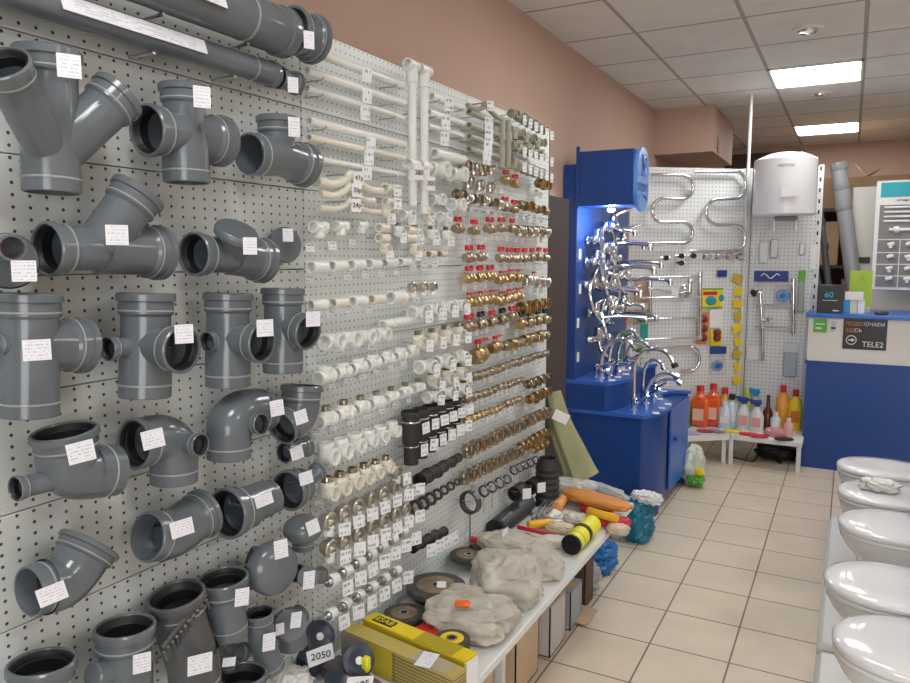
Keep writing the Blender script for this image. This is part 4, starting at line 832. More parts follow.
packet('thermostat','white rectangular device hanging beside grey part','device',P2,759,242,769,263,.03,WMET)
packet('valve_packet','grey metal part hanging under right of the heater','part',P2,799,243,805,255,.02,STEEL)
packet('paper_sheet','white paper sheet hanging at right edge of back rack','paper',P2,809,244,817.5,269,.004,PAPER,bev=.001)
packet('green_label_pack','narrow pack with green label by right upright of back rack','package',P2,797,270,806,312,.02,mat('grey_pack',(.35,.36,.33),.5),GRN)
packet('plunger_pack','pack with round red rubber plunger, behind faucet spouts','package',P1,616,309,632,324,.01,mat('tan_card',(.55,.38,.25),.6),None,lambda w,h,th:[('red_disc',MB().ball((th+.01,-.02,0),.045,18,sc=(.4,1,1)),RED)])
packet('plunger_pack','tan pack with teal rubber plunger, behind faucet spouts','package',P1,633,309,648,324,.01,mat('tan_card',(.55,.38,.25),.6),None,lambda w,h,th:[('teal_disc',MB().ball((th+.01,0,0),.045,18,sc=(.4,1,1)),mat('teal_rubber',(.0,.33,.30),.4))])
packet('teal_pack','teal edged hanging pack below the plunger packs','package',P1,640,324,648,343,.01,mat('teal_card',(.02,.38,.33),.5))
packet('tan_pack','tan hanging pack above the plunger packs','package',P1,634,280,649,303,.01,mat('tan_card',(.55,.38,.25),.6))
# green sprig bunches (plant leaves) between stand and rack
for k,(px,py,l) in enumerate(((622,333,'bunch of bright green leaves behind the nearest faucets'),(641,345,'bunch of green leaves behind the gooseneck faucets'))):
    c=FL(px,370-k*3,.842); t=empty('artificial_plant',c,l,'plant'); f=MB(); h=BY(px,py,c.y).z-c.z
    for i in range(16):
        a=i*2.4; L=.06+.035*random.random(); q=c+V((0,0,h*random.uniform(.65,1))); e=q+V((math.cos(a)*L,math.sin(a)*L,.02-.03*random.random())); n=(e-q).cross(Z).normalized()*.012; mid=(q+e)/2+V((0,0,.012))
        f.add([q,mid+n,e,mid-n,mid-V((0,0,.004))],[(0,1,4),(1,2,4),(2,3,4),(3,0,4),(0,3,2,1)])
    f.build('leaves',GRN,t); MB().cyl(c,c+V((0,0,h)),.004,6).build('stem',GRN,t); MB().lathe(c,(0,0,1),[(0,0),(0,.02),(.05,.026),(.05,0)],14).build('pot',WMET,t)
# ================================================ LOW SHELVES WITH BOTTLES
SZ=.235
t=empty('low_shelf',(-.5,6.15,0),'low white shelf with sprayers on it, straight under the back rack','shelf')
MB().box((-.5,6.14,SZ-.02),(.5,.5,.04),bev=.004).build('shelf_board',WMET,t)
for x,y in((-.745,5.92),(-.27,5.92),(-.27,6.36),(-.745,6.36)): MB().box((x,y,(SZ-.04)/2),(.03,.03,SZ-.04)).build('leg',WMET,t)
a=V((-.757,5.89,0)); b=a+U1*.85; cpt=O1-N1*-.004+U1*.9; d_=O1+N1*.004+U1*.02+V((-.012,0,0))
t=empty('low_shelf',(-1.0,5.9,0),'low white angled shelf carrying orange canisters beside blue stand','shelf')
MB().prism([a+V((0,0,SZ-.04)),b+V((0,0,SZ-.04)),cpt+V((0,0,SZ-.04)),d_+V((0,0,SZ-.04))],(0,0,.04)).build('shelf_board',WMET,t)
for q in(a+V((-.04,.03,0)),b+V((.02,.05,0))): MB().box(q+V((0,0,(SZ-.04)/2)),(.03,.03,SZ-.04)).build('leg',WMET,t)
def bottle(px,py,h,r,kind,m,label,capm=RED,cat='bottle',lab=None):
    P=FL(px,py,SZ)
    if px>728: P.y=min(P.y,6.33)
    else:
        dn=(P-O1).dot(N1)
        if dn<.07: P=P+N1*(.07-dn)
    t=empty('spray_bottle' if kind=='spray' else 'canister' if kind=='can' else 'bottle',P,label,cat); S_=1
    if kind=='can':
        MB().box(P+V((0,0,h*.36)),(r*2,r*1.3,h*.72),bev=r*.35).build('canister_body',m,t)
        MB().lathe(P+V((0,0,h*.7)),(0,0,1),[(0,r*.9),(h*.1,r*.4),(h*.2,r*.36)],20,sc=(1,.7),u=X).build('neck',m,t)
        MB().cyl(P+V((0,0,h*.88)),P+V((0,0,h)),r*.42,16).build('cap',capm,t)
        MB().torus(P+V((0,0,h*.8)),(1,0,0),r*.3,r*.08,16,6).build('handle',m,t)
        lz=.33
    elif kind=='spray':
        MB().lathe(P,(0,0,1),[(0,0),(0,r*.95),(h*.04,r),(h*.45,r),(h*.6,r*.62),(h*.72,r*.35),(h*.74,r*.35)],24,sc=(1,.6),u=X).build('bottle_body',m,t)
        MB().box(P+V((-.01,-.005,h*.86)),(r*1.6,.026,h*.13),bev=.008).cyl(P+V((0,0,h*.74)),P+V((0,0,h*.82)),r*.4,14).box(P+V((-r*.9,-.005,h*.91)),(r*.7,.018,h*.07),bev=.006).build('trigger_head',capm,t); lz=.28
    elif kind=='brown':
        MB().lathe(P,(0,0,1),[(0,0),(0,r),(h*.5,r),(h*.66,r*.45),(h*.92,r*.34),(h*.93,0)],24).build('bottle_body',m,t)
        MB().cyl(P+V((0,0,h*.93)),P+V((0,0,h)),r*.38,14).build('cap',capm,t); lz=.3
    else:
        MB().lathe(P,(0,0,1),[(0,0),(0,r*.95),(h*.03,r),(h*.68,r),(h*.8,r*.5),(h*.84,r*.45)],24,sc=(1,.7),u=X).build('bottle_body',m,t)
        MB().cyl(P+V((0,0,h*.84)),P+V((0,0,h)),r*.45,16).build('cap',capm,t); lz=.35
    if lab: MB().box(P+V((0,-r*(1.02 if kind=='can' else .72),h*lz)),(r*1.2,.003,h*.28),bev=.001).build('printed_label',lab,t)
    return t
ORL=mat('orange_liquid',(.80,.13,.03),.15,coat=.5); AMB=mat('amber_liquid',(.65,.42,.06),.15,coat=.5); CLB=mat('pale_blue_bottle',(.55,.66,.74),.15,coat=.5); PINKL=mat('pink_label',(.75,.35,.35),.5)
BOT=[(698,426,.30,.06,'can',ORL,'orange canister, left of the pair on angled shelf',RED,mat('peach_label',(.8,.5,.35),.5)),
(710,425,.31,.055,'can',ORL,'orange canister with handle, right of the pair on angled shelf',RED,mat('peach_label',(.8,.5,.35),.5)),
(718,423,.28,.045,'b',AMB,'amber bottle with red cap right of orange canisters',RED,PAPER),
(724,428,.2,.04,'b',CLB,'pale blue bottle with white label before the amber bottle',WMET,PAPER),
(731,427,.24,.045,'b',CLB,'clear blue bottle with dark cap in middle of shelves',BLKP,PAPER),
(743,429,.25,.045,'spray',WMET,'white spray bottle with blue trigger, left of two',NAVY,PINKL),
(756,431,.24,.045,'spray',WMET,'white spray bottle with blue trigger, right of two',NAVY,PINKL),
(757,421,.29,.04,'spray',CLB,'tall bottle with bright blue trigger behind white sprayers',mat('bright_blue',(.02,.3,.65),.4),None),
(748,421,.27,.03,'b',mat('lime_bottle',(.55,.6,.1),.4),'lime yellow bottle behind the white sprayers',YELB,None),
(767,430,.25,.032,'brown',mat('brown_glass',(.10,.03,.015),.1),'dark brown glass bottle right of white sprayers',BLKP,PINKL),
(775,433,.15,.032,'b',CLB,'small clear bottle with white label beside brown bottle',WMET,PAPER),
(783,424,.31,.042,'b',mat('orange_bottle',(.85,.36,.05),.3),'orange bottle with red cap, left of two at shelf end',RED,None),
(794,430,.29,.042,'b',YEL,'yellow bottle with red cap at right end of shelf',RED,ORG),
(788,437,.13,.028,'b',mat('pink_liquid',(.75,.4,.4),.2),'small pinkish bottle in front of yellow bottle',WMET,None),
(672,428,.26,.04,'b',AMB,'green tinted bottle half hidden by blue stand, left',RED,None),(683,427,.27,.04,'b',mat('green_liquid',(.15,.45,.25),.2),'green bottle with red cap half hidden behind blue stand',RED,None)]
for px,py,h,r,k,m,l,cm,lb in BOT: bottle(px,py,h*1.12,r*1.18,k,m,l,cm,'bottle' if k!='can' else 'canister',lb)
def blobm(c,size,seed,amp=.12,freq=2.2,ex=(.8,.8),seg=(72,44),rot=0,flat=True):
    "crumpled soft volume"
    c=V(c); rs=[]; n,k=seg; R=Matrix.Rotation(rot,3,'Z')
    sp=lambda v,e:(abs(v)**e)*(1 if v>=0 else -1)
    for i in range(k+1):
        a=-PI/2+PI*i/k; ring=[]
        for j in range(n):
            b=2*PI*j/n; d=V((sp(math.cos(a),ex[1])*sp(math.cos(b),ex[0]),sp(math.cos(a),ex[1])*sp(math.sin(b),ex[0]),sp(math.sin(a),ex[1])))
            q=d*freq+V((seed*3.1,seed*1.7,seed)); wv=q*1.3+noise.noise_vector(q*1.1)*.8; g=noise.noise(q)*amp+abs(noise.noise(wv*1.4))*amp*-1.2-abs(noise.noise(wv*3.1))*amp*.4+noise.noise(q*6)*amp*.15+amp*.25
            p=d*(1+g); p=V((p.x*size[0]/2,p.y*size[1]/2,p.z*size[2]/2))
            if flat: p.z=max(p.z,-size[2]*.42)
            ring.append(c+R@p)
        rs.append(ring)
    return MB().rings(rs)
def blob(name,label,cat,base,size,seed,m,amp=.12,freq=2.2,ex=(.8,.8),rot=0,extra=None,group=None,part='bag_body'):
    b=V(base); c=b+V((0,0,size[2]*.42)); t=empty(name,b,label,cat,group); blobm(c,size,seed,amp,freq,ex,rot=rot).build(part,m,t,sharp=80)
    if extra: extra(t,b)
    return t
# small sachets spread on the shelves
for i,(px,py,m,l) in enumerate(((692,434,mat('lilac_print',(.45,.4,.6),.5),'lilac sachet at left end of angled shelf'),(705,432,mat('dark_red_print',(.4,.05,.06),.5),'dark red sachet in front of orange canisters'),(716,432,mat('blue_grey_print',(.25,.28,.4),.5),'blue grey sachet before the amber bottle'),(733,432,YEL,'yellow ribbed sachet at the shelf corner'),(748,435,RED,'red flat packet in front of left white sprayer'),(759,437,RED,'red flat packet in front of right white sprayer'),(784,440,BLKP,'black rubber parts in front of shelf end'))):
    P=FL(px,py,SZ); blob('sachet',l,'package',P,(.13,.08,.02),i+3,m,.1,2,(.6,.6),rot=random.uniform(-.5,.5),part='sachet_body')
blob('wrapped_sponge','pink wrapped bundle in front of the brown bottle','package',FL(775,436,SZ),(.15,.1,.07),4.4,mat('pink_wrap',(.65,.3,.32),.3),.2,3,part='bundle')
blob('fertiliser_bag','white and green bag leaning at the floor behind blue stand','bag',FL(693,484,0),(.15,.20,.30),5.2,mat('white_green_bag',(.62,.68,.58),.35,bump=.4,bscale=20),.2,2,extra=lambda t,b:[blobm(b+V((.03,-.06,.06)),(.12,.14,.09),2.2,.2,3).build('green_print',GRN,t),blobm(b+V((.05,-.08,.12)),(.06,.08,.05),3,.2,3).build('yellow_print',YEL,t)])
t=empty('cable',(-.3,6.2,0),'dark tangled cable lying under the low shelf','cable')
MB().sweep(smooth_path([(-.75,6.1,.006),(-.6,6.05,.006),(-.55,6.2,.05),(-.4,6.1,.006),(-.45,6.25,.03),(-.3,6.2,.006)],8),.006,8).build('cord',BLKP,t)
blob('black_bag','black lump of stored goods under the low shelf','bag',(-.45,6.25,0),(.3,.2,.14),6.1,BLKP,.2,2)
# ================================================ COUNTER
t=empty('sales_counter',(.7,6.4,0),'blue sales counter with white upper band and posters','counter')
MB().box((.72,6.4,.40),(1.96,.6,.80)).build('lower_front',BLUE,t); MB().box((.72,6.4,.81),(1.98,.62,.025)).build('divider_strip',NAVY,t)
MB().box((.72,6.4,.985),(1.96,.6,.33)).build('upper_front',mat('cream_laminate',(.68,.67,.63),.45),t)
MB().box((.72,6.395,1.165),(2.0,.65,.03),bev=.004).build('counter_top',BLUE2,t)
def wall_y(px,py,y=6.098): return BY(px,py,y)
a=wall_y(842,348.5);b=wall_y(888,320); c=(a+b)/2
t=empty('advert_poster',c,'black poster with orange and white letters on counter front','poster'); sw,sh=(b.x-a.x),(b.z-a.z)
MB().box(c,(sw,.004,sh)).build('board',BLKP,t)
ORT=mat('orange_lettering',(.75,.22,.06),.5)
def pt(s,x,z,size,m,al='LEFT',n='lettering'): text(n,s,size,c+V((x*sw,-.003,z*sh)),(PI/2,0,0),m,t,align=al,sx=.95)
pt('ПОДКЛ',-.45,.33,.036,ORT); pt('ЮЧАЕМ',-.03,.33,.036,PAPER); pt('ЗДЕ',-.45,.12,.036,ORT); pt('СЬ',-.235,.12,.036,PAPER); pt('TELE2',.44,-.33,.056,PAPER,'RIGHT')
ce=c+V((-.30*sw,-.004,-.2*sh)); MB().torus(ce,(0,1,0),.032,.003,28,6).build('arrow_circle',PAPER,t)
MB().prism([ce+V(p) for p in((-.02,0,-.004),(.002,0,-.004),(.002,0,-.014),(.022,0,0),(.002,0,.014),(.002,0,.004),(-.02,0,.004))],(0,-.002,0)).build('arrow',PAPER,t)
a=wall_y(813,332);b=wall_y(827.5,319); c=(a+b)/2; t=empty('green_sticker',c,'green leaflet stuck at left of the counter front','sticker')
MB().box(c,(b.x-a.x,.003,b.z-a.z)).build('sheet',GRN,t); MB().box(c+V((0,-.002,.012)),(.06,.002,.008)).box(c+V((-.01,-.002,-.02)),(.04,.002,.012)).build('white_print',PAPER,t)
a=wall_y(831,331);b=wall_y(836,321); c=(a+b)/2; t=empty('small_sticker',c,'tiny grey sticker between green leaflet and black poster','sticker'); MB().box(c,(b.x-a.x,.002,b.z-a.z)).build('sheet',mat('sticker_grey',(.5,.53,.56),.5),t); MB().box(c+V((0,-.002,-.015)),(.03,.002,.015)).build('dark_print',NAVY,t)
CT=1.18
P=V((-.125,6.2,CT)); t=empty('black_carton',P,'black carton with cyan 60 on the counter','box'); MB().box(P+V((0,0,.105)),(.175,.12,.21),bev=.003).build('carton',BLKP,t)
text('lettering','60',.06,P+V((-.01,-.0615,.135)),(PI/2,0,0),mat('cyan_print',(.02,.5,.65),.5),t); MB().box(P+V((0,-.061,.095)),(.1,.002,.006)).build('print_line',mat('grey_print',(.45,.45,.45),.5),t); MB().box(P+V((.04,-.061,.02)),(.04,.002,.008)).build('print_line',PAPER,t)
P=V((.07,6.33,CT)); t=empty('leaflet_stand',P,'lime green leaflet stand on the counter','stand'); MB().box(P+V((0,.03,.165)),(.15,.008,.30),R=Matrix.Rotation(.12,3,'X')).build('leaflet',mat('lime_print',(.42,.6,.06),.5),t); MB().box(P+V((0,.0,.02)),(.14,.08,.04),bev=.004).build('foot',CLEAR,t)
text('lettering','Λ',.05,P+V((.01,-.0,.25)),(PI/2,0,0),GRN,t)
P=V((.03,6.2,CT)); t=empty('card_holder',P,'white card holder with blue and white cards on counter','holder')
MB().box(P+V((-.05,0,.05)),(.05,.03,.10),bev=.002).build('blue_card',mat('bright_blue',(.02,.3,.65),.4),t); MB().box(P+V((.0,0,.05)),(.045,.03,.10),bev=.002).build('cream_card',mat('pale_yellow',(.65,.65,.5),.5),t); MB().box(P+V((.05,0,.05)),(.045,.03,.10),bev=.002).build('white_card',PAPER,t); MB().box(P+V((0,.0,.13)),(.12,.04,.06),bev=.002).build('white_leaflets',PAPER,t); MB().box(P+V((0,.0,.1)),(.12,.01,.01)).build('bar',GRN,t)
P=V((.21,6.16,CT)); t=empty('desk_phone',P,'small black handset lying on the counter','phone'); MB().box(P+V((0,0,.012)),(.09,.05,.024),bev=.006).build('case',BLKP,t); MB().box(P+V((0,0,.025)),(.06,.03,.003)).build('keypad',mat('key_grey',(.3,.3,.3),.5),t)
# ================================================ BEHIND THE COUNTER
CABW=mat('cabinet_white',(.62,.60,.55),.5)
t=empty('white_cabinet',(.6,7.05,0),'white cabinet standing behind the counter','cabinet'); MB().box((.6,7.05,1.08),(1.24,.3,2.16),bev=.004).build('cabinet_body',CABW,t); MB().box((.08,6.897,1.57),(.1,.006,.05)).build('dark_slot',mat('dark_slot',(.06,.04,.04),.6),t); MB().box((.185,6.897,1.85),(.004,.004,.54)).build('door_gap',mat('dark_slot',(.06,.04,.04),.6),t)
c=V((.62,6.66,1.76)); t=empty('sample_board',c,'fitting sample board with turquoise header and white fittings on grey','sample board')
MB().box(c,(.96,.03,.84),bev=.004).build('frame',WMET,t); MB().box(c+V((0,.12,.3)),(.1,.22,.04)).build('support_arm',WMET,t); MB().box(c+V((0,-.017,.35)),(.90,.004,.11)).build('header',mat('turquoise_print',(.02,.35,.42),.45),t)
MB().box(c+V((0,-.017,-.08)),(.90,.004,.63)).build('ground',mat('board_grey',(.22,.21,.21),.6),t)
f=MB()
for z in(-.03,-.13,-.22,-.31): f.box(c+V((0,-.02,z)),(.9,.006,.007))
for k in range(8): f.box(c+V((-.30+.12*k,-.02,-.21)),(.006,.006,.37))
f.build('dividers',WMET,t)
text('title_lettering','фитинги',.03,c+V((-.3,-.02,.27)),(PI/2,0,0),INK,t)
for z in(.215,.18,.145,.11): MB().cyl(c+V((-.42,-.024,z)),c+V((.42,-.024,z)),.008,10).build('sample_pipe',WP,t)
MB().cyl(c+V((-.38,-.024,.045)),c+V((.0,-.024,.045)),.012,10).ball(c+V((-.33,-.03,.045)),.028,12).ball(c+V((-.08,-.03,.045)),.028,12).build('sample_valve',WP,t)
for r_,z in enumerate((-.08,-.175,-.265,-.345)):
    for k in range(7):
        x=-.36+.12*k
        if abs(x)>.42: continue
        q=c+V((x,-.035,z+.01)); MB().cyl(q-V((.022,0,0)),q+V((.022,0,.01)),.014,12).cyl(q,q+V((0,0,.026 if (k+r_)%2 else -.026)),.013,12).build('sample_fitting',WP,t)
def leanp(x0,y0,x1,y1,yy,r,label,m=GREY,rings=()):
    A=BY(x0,y0,yy); B=BY(x1,y1,yy); d=(B-A).normalized(); s=(0.02-A.z)/d.z; B=A+d*s; t=empty('sewer_pipe',B,label,'pipe'); rr=rad(A,r)
    MB().tube(A,B,rr,.12,True,False,seg=24).build('tube',m,t)
    for q in rings: Q=BY(*q,yy); MB().lathe(Q,d,[(-.02,rr),(-.02,rr*1.12),(.02,rr*1.12),(.03,rr)],24).build('socket_rim',m,t)
leanp(838,163,851,262,6.81,7.2,'tall grey sewer pipe leaning behind the counter',mat('light_grey_pvc',(.28,.29,.31),.35),((839,167),(841,187),(843.5,207)))
leanp(820,210,829,290,6.9,3,'thin grey pipe leaning behind black carton',GREYD,((822,222),(825,246)))
leanp(812,255,820,290,6.95,3.2,'second thin dark pipe leaning behind the counter, leftmost',GREYD)
t=empty('storage_rack',(.3,8.4,0),'dark storage rack far behind the counter','rack')
f=MB()
for z in(.4,1.0,1.5,2.05): f.box((.45,8.4,z),(1.9,.6,.03))
f.build('shelf_board',mat('rack_dark',(.10,.08,.07),.6),t)
for x in(-.48,.45,1.38):
    for y in(8.12,8.68): MB().box((x,y,1.1),(.04,.04,2.2)).build('post',mat('rack_dark',(.10,.08,.07),.6),t)
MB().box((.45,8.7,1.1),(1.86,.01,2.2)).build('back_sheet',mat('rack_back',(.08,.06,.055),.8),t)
def carton(name,label,c,d,m,rot=0,flaps=True):
    c=V(c); t=empty(name,c,label,'box'); t.rotation_euler=(0,0,rot); hx,hy,h=d[0]/2,d[1]/2,d[2]
    w_=.005; f=MB(); f.box((0,0,w_/2),(d[0],d[1],w_))
    for sx in(-1,1): f.box((sx*(hx-w_/2),0,h/2),(w_,d[1],h))
    for sy in(-1,1): f.box((0,sy*(hy-w_/2),h/2),(d[0],w_,h))
    link('box_body',f.mesh('box_body',m),t)
    if flaps:
        for sx,a in((-1,.9),(1,.5)): link('flap',MB().box((sx*(hx+.35*hx*math.cos(a)),0,h+.35*hx*math.sin(a)),(hx*.8,d[1],w_),R=Matrix.Rotation(-sx*a,3,'Y')).mesh('flap',m),t)
    else: link('flap',MB().box((0,0,h),(d[0],d[1],w_)).mesh('flap',m),t); link('tape',MB().box((0,0,h+.003),(d[0],.05,.001)).mesh('tape',CARD2),t)
    return t
for n_,l,c,d,m,r_,fl in(('cardboard_box','open brown cardboard box on top of the far rack, left',(-.16,8.4,2.065),(.42,.4,.30),CARD,.1,True),('cardboard_box','brown cardboard box with raised flap on far rack, middle',(.32,8.38,2.065),(.46,.4,.30),CARD,-.1,True),('cardboard_box','pale cardboard box on far rack, right end',(.85,8.4,2.065),(.5,.4,.34),CARD2,.05,True),
 ('cardboard_box','pale box below the open one, on the far rack',(-.27,8.3,1.515),(.3,.36,.42),CARD2,0,False),('cardboard_box','brown box on middle shelf of far rack',(.1,8.3,1.015),(.36,.36,.36),CARD,0,False),('cardboard_box','brown box on third shelf of far rack, right',(.2,8.3,1.515),(.4,.4,.36),CARD,0,False)):
    carton(n_,l,c,d,m,r_,fl)
struct('wall_back_shade',MB().box((-1.0,RY1-.02,1.4),(.8,.03,2.8)),mat('wall_shade_brown',(.07,.045,.035),.8))  # added sheet, dark brown to stand for the shade on the back wall
# ================================================ TOILETS
PZ=.08
for i,(y0,y1,l) in enumerate(((3.10,4.74,'long white low podium board under farther toilets'),(1.2,3.06,'long white low podium board under the nearest toilets'))):
    one('podium',MB().box((.36,(y0+y1)/2,PZ/2),(.80,y1-y0,PZ),bev=.02),WMET,l,'podium',origin=(.36,(y0+y1)/2,0))
def egg(L,Wd,n=40):
    "egg outline, tip at x=0"
    o=[]
    for j in range(n):
        a=2*PI*j/n; cx=.42*L; x=math.cos(a); y=math.sin(a)
        X_=cx-x*cx if x>0 else cx-x*(L-cx)
        e=abs(y)**(.9) * (1 if y>=0 else -1); o.append((X_,e*Wd/2))
    return o
def toilet(x,y,label,s=1.0,bowl=0,tilt=0):
    t=empty('toilet',(x,y,PZ),label,'toilet'); L,Wd=.46*s,.365*s
    E=egg(L,Wd); cx=L*.45
    def ring(z,k,dx=0,ky=None): ky=k if ky is None else ky; return [V((cx+(px-cx)*k+dx,py*ky,z)) for px,py in E]
    if bowl==0: R=[ring(0,.58,.09,.62),ring(.02,.60,.09,.62),ring(.10,.52,.10,.50),ring(.20,.60,.08,.55),ring(.28,.78,.04,.74),ring(.35,.92,.01,.92),ring(.385,.97,0,.97),ring(.40,.96,0,.96),ring(.40,.7,0,.7)]
    else: R=[ring(0,.72,.06,.66),ring(.05,.72,.05,.66),ring(.2,.82,.04,.76),ring(.32,.92,.01,.9),ring(.385,.97,0,.97),ring(.40,.96,0,.96),ring(.40,.7,0,.7)]
    link('bowl',MB().rings(R,0,True,True).mesh('bowl',PORC,sharp=60),t)
    link('seat_ring',MB().rings([ring(.402,.98),ring(.405,1.0),ring(.414,1.0),ring(.418,.985)],0,True,True).mesh('seat_ring',SEATW,sharp=60),t)
    link('lid',MB().rings([ring(.420,.985),ring(.423,1.01),ring(.436,1.015),ring(.444,.985),ring(.449,.9),ring(.452,.6),ring(.453,.2)],0,True,True).mesh('lid',SEATW,sharp=60),t)
    link('tank',MB().box((L+.085,0,.56),(.17,.37*s,.36),bev=.03).box((L+.085,0,.745),(.18,.38*s,.03),bev=.012).mesh('tank',PORC),t)
    link('pedestal_back',MB().box((L+.02,0,.2),(.18,.2,.4),bev=.03).mesh('pedestal_back',PORC),t)
    link('flush_button',MB().cyl((L+.085,0,.76),(L+.085,0,.772),.022,20).mesh('flush_button',CHR),t)
    link('hinge',MB().cyl((L-.01,-.09,.43),(L-.01,-.05,.43),.012,12).cyl((L-.01,.05,.43),(L-.01,.09,.43),.012,12).mesh('hinge',SEATW),t); return t
toilet(.01,2.30,'white toilet with closed lid nearest the camera')
toilet(-.025,2.73,'white toilet with closed lid, second from the camera, sticking out farthest')
toilet(.01,3.36,'white toilet with closed lid in the middle of the row')
toilet(.0,3.82,'creamy white toilet with a crumpled bag lying on its lid',bowl=1)
toilet(-.01,4.30,'white toilet farthest from the camera, before the blue counter',bowl=1)
blob('plastic_bag','small crumpled whitish plastic bag lying on a toilet lid','bag',(.17,3.80,PZ+.4535),(.16,.11,.06),8.3,mat('whitish_film',(.68,.67,.64),.3,bump=.3,bscale=30),.25,2.6,rot=-.2)
# ================================================ THINGS ON THE BENCH
def BP(px,py,h=0): return FL(px,py,BZ+h+.001)
def longbox(c,d,rz,label,top,side,name='electrode_box',deco=None):
    t=empty(name,c,label,'box'); t.rotation_euler=(0,0,rz)
    link('carton',MB().box((0,0,d[2]/2),d,bev=.003).mesh('carton',side),t); link('top_panel',MB().box((0,0,d[2]+.0008),(d[0]*.995,d[1]*.96,.0016)).mesh('top_panel',top),t)
    if deco: deco(t,d)
    return t
CORR=grid_mat('corrugated_gold',(.42,.33,.10),(.16,.11,.04),10,.0095,0,0,.003,ax=(0,2),rough=.5)
GOLD=mat('dull_gold_print',(.50,.40,.10),.4); GOLD2=mat('bright_gold_print',(.80,.60,.01),.35)
def dec1(t,d):
    link('grey_end_print',MB().box((-d[0]*.36,-d[1]/2-.001,d[2]*.5),(d[0]*.27,.002,d[2]*.94)).mesh('grey_end_print',mat('grey_print2',(.36,.33,.28),.5)),t)
    link('yellow_band',MB().box((-d[0]*.12,-d[1]/2-.001,d[2]*.5),(d[0]*.2,.002,d[2]*.94)).mesh('yellow_band',mat('band_yellow',(.60,.46,.03),.45)),t)
    link('beige_band',MB().box((d[0]*.28,0,d[2]+.002),(d[0]*.3,d[1]*.96,.001)).mesh('beige_band',mat('beige_print',(.42,.36,.24),.5)),t)
    o=card(t,V((d[0]*.24,-.005,d[2]+.004)),.07,.045); o.rotation_euler=(0,PI/2,.3)
def dec2(t,d):
    link('emblem',MB().box((-d[0]*.33,0,d[2]+.002),(d[0]*.2,d[1]*.6,.001)).mesh('emblem',BLKP),t)
    x=text('lettering','ESAB',.03,V((0,0,0)),(0,0,0),GOLD2,t); x.location=V((-d[0]*.33,0,d[2]+.003))
    link('olive_band',MB().box((d[0]*.2,0,d[2]+.002),(d[0]*.36,d[1]*.97,.001)).mesh('olive_band',mat('olive_print',(.42,.34,.01),.5)),t)
    link('white_end',MB().box((d[0]*.5+.001,0,d[2]*.5),(.002,d[1]*.9,d[2]*.9)).mesh('white_end',PAPER),t)
longbox(V((-1.01,1.573,BZ+.001)),(.40,.055,.085),-.16,'dull gold corrugated electrode box, nearest on the bench',GOLD,CORR,deco=dec1)
longbox(V((-1.0,1.645,BZ+.001)),(.37,.055,.09),-.16,'bright yellow electrode box behind the gold one',GOLD2,mat('side_gold',(.6,.45,.02),.4),deco=dec2)
longbox(V((-1.08,1.475,BZ+.001)),(.26,.07,.03),-.3,'flat dark brown box in front of the gold electrode box',mat('brown_print',(.13,.09,.085),.5),mat('brown_print',(.13,.09,.085),.5),name='flat_box')
def disc(px,py,h,r,label,n=1,lab=ABL,tagq=True,R_=None,tilt=(0,0),name='grinding_disc'):
    P=BP(px,py,h); 
    P.x=max(P.x,XB+r+.006)
    t=empty(name,P,label,'disc'); t.rotation_euler=(tilt[0],tilt[1],0)
    th=.004*n+.002
    link('abrasive_rim',MB().lathe((0,0,0),(0,0,1),[(0,.011),(0,r*.98),(.001,r),(th,r),(th+.001,r*.98),(th+.001,.011),(0,.011)],48).mesh('abrasive_rim',ABR),t)
    link('paper_label',MB().lathe((0,0,th+.0012),(0,0,1),[(0,.012),(.0008,.012),(.0008,r*.66),(0,r*.66)],40).mesh('paper_label',lab),t)
    link('centre_ring',MB().lathe((0,0,th+.002),(0,0,1),[(0,.010),(.001,.010),(.001,.016),(0,.016)],20).mesh('centre_ring',STEEL),t)
    if tagq: o=card(t,V((.02,0,th+.005)),.045,.03,m=PAPER); o.rotation_euler=(0,PI/2,.5)
    return t
disc(436,590,.06,.095,'largest grinding disc with label, lying on a stack by the rack',4)
disc(404,617,.03,.062,'medium grinding disc lying against the rack',3,tagq=False)
disc(438,596,.0,.085,'dark grinding disc at bottom of the stack by the rack',10,tagq=False)
disc(426,632,.0,.065,'worn brownish grinding disc behind the yellow box',3)
disc(395,628,.0,.055,'dark grinding disc half hidden behind the yellow electrode box',3)
disc(460,556,.035,.07,'grinding disc with gold label behind the linen bags',3,tagq=False)
RW=mat('red_wrapper',(.6,.02,.03),.3); 
t=disc(452,650,.05,.05,'yellow labelled disc standing on a red wrapped pack',8,lab=YEL,tagq=False,name='cutting_disc_pack')
P=BP(441,645); longbox(P,(.14,.10,.045),-.2,'red wrapped flat pack beneath the yellow labelled disc',RW,RW,name='red_pack')
# linen bags
def bag(px,py,sx,sy,sz,seed,rot,label,h=0,ex=None):
    return blob('linen_bag',label,'bag',BP(px,py,h),(sx,sy,sz),seed,BAGG,.20,1.7,(.7,.75),rot=rot,extra=ex)
bag(470,632,.28,.20,.11,1.3,.2,'dusty linen bag with orange tag, nearest of the bags',ex=lambda t,b:[MB().box(b+V((.0,-.05,.112)),(.045,.03,.012),bev=.004,R=Matrix.Rotation(.4,3,'Z')).build('orange_tag',mat('orange_tag',(.9,.15,.02),.5),t)])
bag(506,596,.24,.26,.15,2.7,.5,'big plump dusty linen bag in the middle of the bags')
bag(528,566,.22,.22,.09,3.9,.9,'flat dusty linen bag behind the big one')
bag(507,562,.22,.17,.12,6.4,.1,'dusty linen bag farthest back against the rack things',ex=lambda t,b:[card(t,V((0,-.02,.12)),.05,.03,m=PAPER)])
bag(546,576,.13,.13,.08,7.7,.3,'small pale linen bag at the bench edge')
bag(468,612,.20,.14,.09,9.1,.2,'low crumpled linen bag between discs and orange tag')
